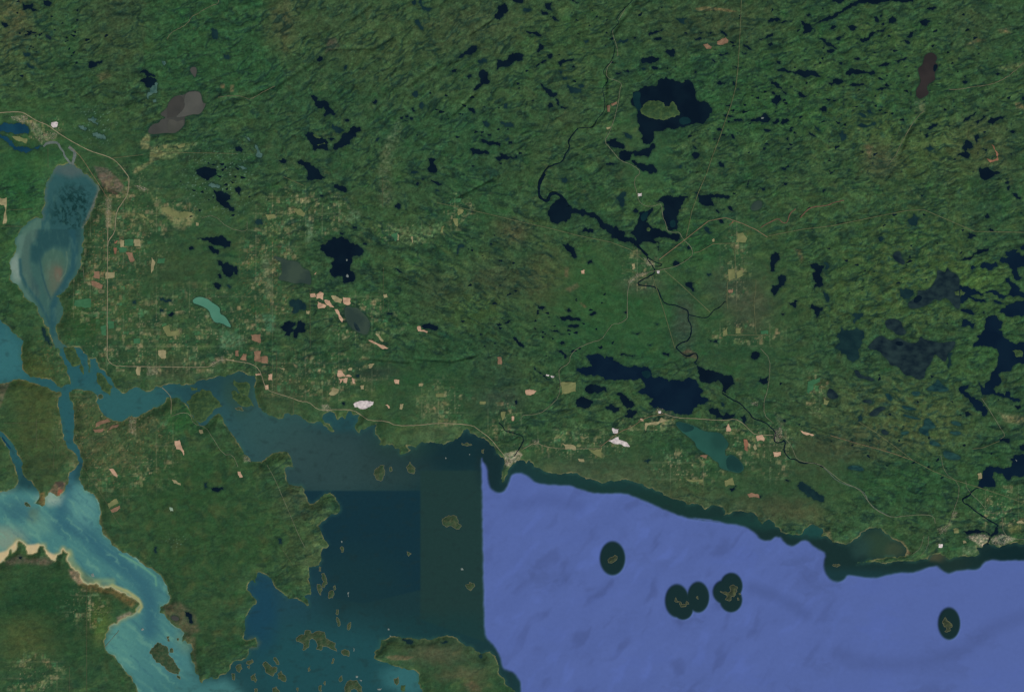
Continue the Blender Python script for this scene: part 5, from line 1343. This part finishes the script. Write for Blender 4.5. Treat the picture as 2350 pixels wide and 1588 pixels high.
ROAD_MAT = {k: two_tone("road_surface_" + w, tuple(v * .92 for v in c), tuple(v * 1.08 for v in c), 2.0, lo=.3, hi=.7) for (k, c), w in zip(ROAD_MAT.items(), ("highway", "gravel", "cleared_strip", "lane", "farm_track"))}
RIVER_MAT = {'k': LAKE_MAT['k'], 's': two_tone("grey_stream", (66, 82, 70), (82, 96, 80), 2), 'x': two_tone("brown_creek", (92, 72, 58), (108, 84, 66), 2), 'y': two_tone("sandy_creek", (84, 90, 66), (108, 106, 80), 2),
             't': two_tone("grey_channel", (86, 98, 92), (98, 108, 100), 2), 'b': LAKE_MAT['b']}
MAT_SHORE = two_tone("shore_sand", (98, 100, 74), (126, 120, 90), 3, lo=.3, hi=.7)
MAT_ROCK = two_tone("bare_rock", (98, 112, 106), (130, 138, 128), 6, lo=.3, hi=.7)
MAT_BUILD = two_tone("pale_roofs", (150, 134, 122), (206, 190, 176), 9, lo=.3, hi=.7)

# ------------------------------------------------------------------ mesh helpers
def wpos(x, y, z=0.0):
    return ((x - 1175) * S, (794 - y) * S, z)
def link(name, me, parent=None):
    o = bpy.data.objects.new(name, me)
    col.objects.link(o)
    if parent: o.parent = parent
    return o
def set_cover(me, rgb):
    at = me.attributes.new("cover", 'FLOAT_COLOR', 'POINT')
    c = np.ones((len(me.vertices), 4), np.float32)
    c[:, :3] = lin(rgb)
    at.data.foreach_set("color", c.ravel())
def grid_mesh(name, Z, rgb, mat, keep=None):
    idx = np.arange(NX * NY).reshape(NY, NX)
    q = np.stack([idx[1:, :-1], idx[1:, 1:], idx[:-1, 1:], idx[:-1, :-1]], -1).reshape(-1, 4)
    if keep is not None:
        k = keep[:-1, :-1] | keep[1:, :-1] | keep[:-1, 1:] | keep[1:, 1:]
        q = q[k.ravel()]
    used = np.unique(q)
    remap = np.full(NX * NY, -1, np.int64); remap[used] = np.arange(len(used))
    q = remap[q]
    co = np.stack([(X.ravel()[used] - 1175) * S, (794 - Y.ravel()[used]) * S, Z.ravel()[used]], -1).astype(np.float32)
    me = bpy.data.meshes.new(name)
    me.vertices.add(len(co)); me.vertices.foreach_set("co", co.ravel())
    me.loops.add(q.size); me.loops.foreach_set("vertex_index", q.ravel().astype(np.int32))
    me.polygons.add(len(q))
    me.polygons.foreach_set("loop_start", np.arange(0, q.size, 4, dtype=np.int32))
    me.polygons.foreach_set("loop_total", np.full(len(q), 4, np.int32))
    me.update(calc_edges=True)
    me.polygons.foreach_set("use_smooth", np.ones(len(q), bool))
    set_cover(me, rgb.reshape(-1, 3)[used])
    me.materials.append(mat)
    return link(name, me)
def seg_dist(px, py, poly):
    a = np.array(poly); b = np.roll(a, -1, 0)
    d = b - a
    t = np.clip(((px[:, None] - a[:, 0]) * d[:, 0] + (py[:, None] - a[:, 1]) * d[:, 1]) / ((d ** 2).sum(1) + 1e-9), 0, 1)
    return np.sqrt((px[:, None] - a[:, 0] - t * d[:, 0]) ** 2 + (py[:, None] - a[:, 1] - t * d[:, 1]) ** 2).min(1)
def fill(name, poly, zf, mat, step=0, centre=None, parent=None, colf=None):
    """a sheet filling the outline; step > 0 adds inner points so that it can follow the ground"""
    p2 = [Vector(p) for p in poly]
    n = len(p2)
    if step:
        a = np.array(poly)
        gx, gy = np.meshgrid(np.arange(a[:, 0].min(), a[:, 0].max(), step), np.arange(a[:, 1].min(), a[:, 1].max(), step))
        gx, gy = gx.ravel() , gy.ravel()
        b = np.roll(a, -1, 0)
        cr = ((a[:, 1] > gy[:, None]) != (b[:, 1] > gy[:, None])) & (gx[:, None] < (b[:, 0] - a[:, 0]) * (gy[:, None] - a[:, 1]) / (b[:, 1] - a[:, 1] + 1e-12) + a[:, 0])
        ins = (cr.sum(1) % 2 == 1)
        gx, gy = gx[ins], gy[ins]
        if len(gx):
            ok = seg_dist(gx, gy, poly) > step * .4
            p2 += [Vector((float(x), float(y))) for x, y in zip(gx[ok], gy[ok])]
    vs, es, fs, *_ = geometry.delaunay_2d_cdt(p2, [], [list(range(n))], 1, 1e-4)
    v = np.array([(q.x, q.y) for q in vs])
    if centre is None: centre = (v[:, 0].mean(), v[:, 1].mean())
    d = seg_dist(v[:, 0], v[:, 1], poly)
    z = zf(v[:, 0], v[:, 1], d)
    cx, cy, _ = wpos(*centre)
    me = bpy.data.meshes.new(name)
    co = [((x - centre[0]) * S, -(y - centre[1]) * S, zz) for (x, y), zz in zip(v, z)]
    out = []
    for f in fs:
        (x0, y0), (x1, y1), (x2, y2) = (co[i][:2] for i in f)
        out.append(tuple(f) if (x1 - x0) * (y2 - y0) - (x2 - x0) * (y1 - y0) > 0 else tuple(reversed(f)))
    me.from_pydata(co, [], out)
    me.polygons.foreach_set("use_smooth", np.ones(len(me.polygons), bool))
    if colf is not None: set_cover(me, colf(v[:, 0], v[:, 1], d))
    me.materials.append(mat)
    o = link(name, me, parent)
    if not parent: o.location = (cx, cy, 0)
    return o
def ribbon(name, line, width, lift, mat, seed, wob=.5, smooth=2):
    p = np.array(chaikin(line, False, smooth))
    seg = np.hypot(*np.diff(p, axis=0).T)
    s = np.concatenate([[0], np.cumsum(seg)])
    m = max(3, int(s[-1] / 1.5))
    t = np.linspace(0, s[-1], m)
    x, y = np.interp(t, s, p[:, 0]), np.interp(t, s, p[:, 1])
    if wob:
        x = x + wob * perlin(t / 7, t * 0 + seed, 3); y = y + wob * perlin(t / 7, t * 0 + seed, 4)
    tx, ty = np.gradient(x), np.gradient(y)
    L = np.hypot(tx, ty) + 1e-9
    nx, ny = -ty / L, tx / L
    w = width * .5 * (1 + .35 * perlin(t / 9, t * 0 + seed, 5))
    rows = []
    for k in (-1, 0, 1):
        px, py = x + nx * w * k, y + ny * w * k
        rows.append((px, py, zat(px, py)))
    zc = np.maximum(np.maximum(rows[0][2], rows[1][2]), rows[2][2]) + lift
    zc = np.maximum(zc, lift + .004)
    co = [wpos(r[0][i], r[1][i], zc[i]) for r in rows for i in range(m)]
    fs = []
    for r in range(2):
        for i in range(m - 1):
            a, b, c, d = r * m + i, r * m + i + 1, (r + 1) * m + i + 1, (r + 1) * m + i
            fs.append((a, d, c, b))
    me = bpy.data.meshes.new(name)
    me.from_pydata(co, [], fs)
    me.update()
    if me.polygons[0].normal.z < 0: me.flip_normals()
    me.materials.append(mat)
    return link(name, me)

# ------------------------------------------------------------------ ground and open water
ground = grid_mesh("ground", H, G, MAT_GROUND)
ground["kind"] = "structure"
seaZ = (0.03 * band(-48, 1 / 140, 1 / 60, 88, 2, .4) + .07 * fbm(X / 150, Y / 120, 2, 87)) * deepw * ss(0, 12, cd) * (.25 + .75 * ell(None, 1480, 1400, 420, 300, 0, .6)) - .1
seaZ = np.where(coast > -3, 0, np.minimum(seaZ * deepw, .09))
sea = grid_mesh("sea", seaZ.astype(np.float32), W, MAT_SEA, coast < 3)
sea["kind"] = "structure"
# ------------------------------------------------------------------ rivers and roads
def lines(block):
    for line in block.strip().splitlines():
        w, k, rest = line.split(' ', 2)
        yield float(w), k, pts(rest)
for i, (w, k, p) in enumerate(lines(RIVERS)):
    o = ribbon("river", p, w, .022, RIVER_MAT[k], i, .8)
    o["kind"] = "structure"
for i, (w, k, p) in enumerate(lines(ROADS)):
    o = ribbon("road", p, w * (1.0 if k == '3' else .72), .03, ROAD_MAT[k], 50 + i, .12 if k in '23' else .35, 0 if k == '3' else 1)
    o["kind"] = "structure"

# ------------------------------------------------------------------ naming every lake, island and field so that its label singles it out
MARKS = [("the brown-grey silty lake", 410, 262), ("the horseshoe bend", 50, 305), ("the turquoise lake", 490, 720), ("the cross-shaped black lake", 780, 600),
         ("the butterfly-shaped black lake", 672, 755), ("the two-islet black lake", 725, 322), ("the big green-island lake", 1530, 260),
         ("the tall purplish-brown lake", 2128, 175), ("the slanting lake on the top edge", 2000, 20), ("the round-ended river lake", 1300, 490),
         ("the three-armed lake", 1490, 515), ("the wedge-shaped lake", 1540, 485), ("the river town's crossing", 1495, 615), ("the two-basin navy lake", 1500, 890),
         ("the long dull green lake", 1640, 1020), ("the boot-shaped lake", 1640, 860), ("the pale riverside town", 1787, 990), ("the straight-sided slate lake", 2140, 665),
         ("the widest slate marsh lake", 2090, 820), ("the winding navy lake", 2290, 790), ("the slanting navy lake", 2235, 910), ("the black rectangular basin", 2304, 1010),
         ("the stepped navy lake", 2290, 1075), ("the pale harbour town", 2270, 1240), ("the pale headland town", 1165, 1045), ("the white quarry", 835, 926),
         ("the white and peach pits", 1415, 1000), ("the causeway", 383, 905), ("the comb-shaped island", 725, 1475), ("the strait's long island", 378, 1515),
         ("the anchor-shaped island", 1675, 1360), ("the looping green fairways", 2155, 1235), ("the three-lobed highway junction", 340, 360), ("the two forked valleys", 870, 90)]
MARKS = MARKS[:-2]
DIRS = ["right of", "above right of", "above", "above left of", "left of", "below left of", "below", "below right of"]
ORD = ["nearest", "second nearest", "third nearest", "fourth nearest", "fifth nearest", "sixth nearest", "seventh nearest", "eighth nearest", "ninth nearest", "tenth nearest"]
def geom(p):
    a = np.array(p); b = np.roll(a, -1, 0)
    cr = a[:, 0] * b[:, 1] - b[:, 0] * a[:, 1]
    A = abs(cr.sum()) / 2
    c = a.mean(0)
    q = a - c
    ev = np.sort(np.linalg.eigvalsh(q.T @ q / len(q)))
    per = np.hypot(*(b - a).T).sum()
    return A, c, math.sqrt(ev[1] / max(ev[0], 1e-6)), 4 * math.pi * A / per ** 2
def describe(items):
    """items: (poly, look, noun, size limits, own label) -> labels, each true of one item only"""
    keys = {}
    for n, (p, look, noun, lim, lab) in enumerate(items):
        if lab: continue
        A, c, el, comp = geom(p)
        size = "tiny" if A < lim[0] else "small" if A < lim[1] else "mid-sized" if A < lim[2] else "large"
        shape = "roundish" if el < 1.5 else "oval" if el < 2.4 else "narrow"
        if comp < .42 and el < 2.6: shape = "jagged"
        if noun in ("field", "pasture", "quarry"): shape = {"roundish": "squarish", "oval": "oblong", "jagged": "angular"}.get(shape, shape)
        m = min(MARKS, key=lambda m: math.hypot(m[1] - c[0], m[2] - c[1]) + (200 if math.hypot(m[1] - c[0], m[2] - c[1]) < 6 else 0))
        dx, dy = c[0] - m[1], -(c[1] - m[2])
        dirn = DIRS[int(round(math.degrees(math.atan2(dy, dx)) / 45)) % 8]
        keys.setdefault((f"{size} {shape} {look} {noun}", dirn, m[0]), []).append((math.hypot(dx, dy), n))
    out = [it[4] for it in items]
    for (what, dirn, mk), lst in keys.items():
        lst.sort()
        for r, (_, n) in enumerate(lst):
            out[n] = f"{what} {dirn} {mk}" if len(lst) == 1 else f"{what} {dirn} {mk}, {ORD[r]}"
    return out
def tag(o, label, cat, group=None):
    o["label"] = label
    o["category"] = cat
    o["kind"] = "thing"
    if group: o["group"] = group

# lakes
LOOK = {'k': 'black', 'v': 'navy', 'd': 'dark teal', 'b': 'blue', 't': 'pale teal', 'n': 'brown', 'q': 'brown', 'm': 'green', 'f': 'grey-green', 's': 'slate', 'e': 'teal', 'g': 'turquoise'}
items = []
for (k, p, lab), q in zip(lakes, lake_polys):
    A = geom(p)[0]
    noun = ("marsh lake" if k in 'tse' else "lake") if A > 190 else ("marsh pond" if k in 'tse' else "pond")
    items.append((p, LOOK[k], noun, (45, 120, 900), lab))
labels = describe(items)
LAKE_OBJ = []
for i, ((k, p, lab), q, it, lb) in enumerate(zip(lakes, lake_polys, items, labels)):
    nm = it[2].replace(' ', '_')
    lvl = float(lake_lvl[i])
    o = fill(nm, q, lambda x, y, d, z=lvl: np.full(len(x), z), LAKE_MAT[k])
    LAKE_OBJ.append(o)
    tag(o, lb, it[2].split()[-1], {"lake": "lakes among the forest", "pond": "ponds among the forest", "marsh_lake": "marshy lakes", "marsh_pond": "marshy ponds"}[nm])

# shoals, silt streaks and deep pools that show inside some lakes
for line in LAKE_PARTS.strip().splitlines():
    key, name, k, rest = line.split('|')
    par = next(o for o in LAKE_OBJ if key in o["label"])
    cc = (par.location.x / S + 1175, 794 - par.location.y / S)
    fill(name, rough(chaikin(pts(rest), True, 2), .08, 3, 77), lambda x, y, d, z=lake_lvl[LAKE_OBJ.index(par)] + .005: np.full(len(x), z), LAKE_MAT[k], 0, cc, par)

# islands: wooded cover with a pale shore around it
isl = parse(ISLANDS)
items = []
ILOOK = {'o': 'green', 'i': 'olive-green', 'r': 'pale bare', 'u': 'olive'}
for k, p, lab in isl:
    items.append((p, ILOOK[k], "rock islet" if k == 'r' else "island", (30, 110, 500), lab))
labels = describe(items)
def grow(p, r):
    a = np.array(p)
    area = (a[:, 0] * np.roll(a[:, 1], -1) - np.roll(a[:, 0], -1) * a[:, 1]).sum()
    t = np.roll(a, -1, 0) - np.roll(a, 1, 0)
    t /= (np.hypot(*t.T)[:, None] + 1e-9)
    n = np.stack([t[:, 1], -t[:, 0]], 1) * (1 if area > 0 else -1)
    return [tuple(v) for v in a + n * r]
for i, ((k, p, lab), it, lb) in enumerate(zip(isl, items, labels)):
    q = rough(p, .12, 2.6, 900 + i)
    a = np.array(p); c = a.mean(0)
    jx, jy = min(np.searchsorted(xs, c[0]), NX - 1), min(np.searchsorted(ys, c[1]), NY - 1)
    base = .012 if coast[jy, jx] < 2 else float(LV[jy, jx]) + .011
    core = {'o': (48, 72, 46), 'i': (54, 72, 50), 'r': (120, 132, 124), 'u': (50, 60, 46)}[k]
    alt = {'o': (62, 84, 50), 'i': (68, 78, 54), 'r': (146, 150, 140), 'u': (74, 80, 54)}[k]
    def colf(x, y, d, core=core, alt=alt, k=k, i=i):
        C = np.empty((len(x), 3)); C[:] = core
        n = fbm(x / 9, y / 7, 3, 120 + i)
        C += (np.array(alt) - C) * ss(-.1, .5, n)[:, None]
        C += (np.array((40, 66, 44)) - C) * (ss(.1, .6, -n) * (.7 if k in 'oi' else 0))[:, None]
        if k == 'o': C += (np.array((84, 100, 58)) - C) * (.35 * (1 - ss(1, 5, d)))[:, None]
        return np.clip(C * (1 + .12 * perlin(x / 2.3, y / 2.3, 130))[:, None], 5, 240)
    o = fill("rock_islet" if k == 'r' else "island", q, lambda x, y, d, b=base: b + np.minimum(d, 14) * .011 + .02 * np.minimum(d, 3) / 3 * fbm(x / 8, y / 8, 3, 140), MAT_ROCK if k == 'r' else MAT_COVER, 1.8 if k != 'r' else 1.0, None, None, colf)
    tag(o, lb, "islet" if k == 'r' else "island", "bare rock islets" if k == 'r' else "islands in the water")
    if k in 'iu':
        cc = ((o.location.x) / S + 1175, 794 - o.location.y / S)
        fill("sandy_rim", grow(q, .6 if k == 'i' else .6), lambda x, y, d, b=base: np.full(len(x), b - .004), MAT_SHORE, 0, cc, o)

# bare and green fields, quarries and pits
flds = parse(FIELDS)
FLOOK = {'p': ('peach', 'field'), 'y': ('straw-coloured', 'field'), 'x': ('brown ploughed', 'field'), 'l': ('olive', 'pasture'), 'c': ('bright green', 'field'), 'a': ('brick-red', 'field'), 'w': ('white', 'quarry'), 't': ('pale green', 'field')}
items = [(p, FLOOK[k][0], FLOOK[k][1], (45, 110, 260), lab) for k, p, lab in flds]
labels = describe(items)
for i, ((k, p, lab), it, lb) in enumerate(zip(flds, items, labels)):
    q = rough(p, .07, 3.0, 1300 + i)
    noun = it[2]
    o = fill({'field': 'farm_field', 'pasture': 'pasture', 'quarry': 'quarry'}[noun], q, lambda x, y, d: zat(x, y) + .022, FIELD_MAT[k], 1.6)
    tag(o, lb, noun, {'field': 'cleared farm fields', 'pasture': 'pastures', 'quarry': 'pale quarries and pits'}[noun])

# towns: pale roofs too small and too many to count
for n, line in enumerate(TOWNS.strip().splitlines()):
    cnt, rest = line.split(' ', 1)
    p = np.array(pts(rest)); rng = random.Random(500 + n)
    a0 = rng.uniform(-.5, .5)
    vs, fs = [], []
    b = np.roll(p, -1, 0)
    made = tries = 0
    while made < int(cnt) * 1.5 and tries < 6000:
        tries += 1
        x, y = rng.uniform(p[:, 0].min(), p[:, 0].max()), rng.uniform(p[:, 1].min(), p[:, 1].max())
        cr = ((p[:, 1] > y) != (b[:, 1] > y)) & (x < (b[:, 0] - p[:, 0]) * (y - p[:, 1]) / (b[:, 1] - p[:, 1] + 1e-9) + p[:, 0])
        if cr.sum() % 2 == 0: continue
        ca, sa = math.cos(a0), math.sin(a0)
        u, v = x * ca + y * sa, -x * sa + y * ca
        if rng.random() < .4:                                  # most stand along the street grid
            if rng.random() < .5: u = round(u / 3.2) * 3.2
            else: v = round(v / 4.0) * 4.0
        x, y = u * ca - v * sa, u * sa + v * ca
        if zat(np.array([x]), np.array([y]))[0] < .01: continue
        w, h = rng.uniform(.3, .65), rng.uniform(.3, .9)
        if rng.random() < .08: w, h = w * 2, h * 1.6
        z0 = float(zat(np.array([x]), np.array([y]))[0]) - .01
        z1 = z0 + rng.uniform(.03, .05)
        k0 = len(vs)
        for dz in (z0, z1):
            for sx, sy in ((-1, -1), (1, -1), (1, 1), (-1, 1)):
                U, V = sx * w * .5, sy * h * .5
                vs.append(wpos(x + U * ca - V * sa, y + U * sa + V * ca, dz))
        ridge_h = z1 + .012
        vs.append(wpos(x - sa * -h * .5, y + ca * -h * .5, ridge_h)); vs.append(wpos(x - sa * h * .5, y + ca * h * .5, ridge_h))
        r0, r1 = k0 + 8, k0 + 9
        for f in ((0, 1, 5, 4), (1, 2, 6, 5), (2, 3, 7, 6), (3, 0, 4, 7)): fs.append(tuple(k0 + i for i in f))
        fs += [(k0 + 4, r0, r1, k0 + 7), (k0 + 5, k0 + 6, r1, r0), (k0 + 4, k0 + 5, r0), (k0 + 7, r1, k0 + 6)]
        made += 1
    me = bpy.data.meshes.new("town_buildings")
    me.from_pydata(vs, [], fs)
    me.materials.append(MAT_BUILD)
    o = link("town_buildings", me)
    o["kind"] = "stuff"

# scattered specks of water in the northern and eastern hills
rng = random.Random(77)
vs, fs = [], []
spots = [(1950, 230, 380, 230, 120), (1350, 120, 170, 120, 30), (1120, 260, 130, 120, 25), (2080, 650, 200, 180, 40), (2050, 980, 230, 130, 30), (1150, 640, 130, 140, 20), (110, 70, 120, 80, 40), (500, 430, 60, 60, 50), (1280, 760, 120, 70, 40)]
for cx, cy, rx, ry, n in spots:
    for _ in range(n):
        x, y = rng.gauss(cx, rx * .55), rng.gauss(cy, ry * .55)
        if not (4 < x < 2346 and 4 < y < 1150): continue
        i, j = np.searchsorted(xs, x), np.searchsorted(ys, y)
        if d_lake[j, i] < 5 or coast[j, i] < 30: continue
        r = rng.uniform(1.0, 2.8); el = rng.uniform(1, 2.6); an = rng.gauss(-.2, .35)
        zc = float(zat(np.array([x]), np.array([y]))[0])
        k0 = len(vs); m = 11
        ph = rng.random() * 6
        for a in range(m):
            t = a / m * 2 * math.pi
            rr = r * (1 + .25 * math.sin(3 * t + ph) + rng.uniform(-.15, .15))
            U, V = rr * el * math.cos(t), rr * math.sin(t)
            qx, qy = x + U * math.cos(an) - V * math.sin(an), y + U * math.sin(an) + V * math.cos(an)
            vs.append(wpos(qx, qy, max(float(zat(np.array([qx]), np.array([qy]))[0]), zc) + .012))
        fs.append(tuple(range(k0 + m - 1, k0 - 1, -1)))
me = bpy.data.meshes.new("tiny_ponds")
me.from_pydata(vs, [], fs)
me.materials.append(LAKE_MAT['k'])
o = link("tiny_ponds", me)
o["kind"] = "stuff"
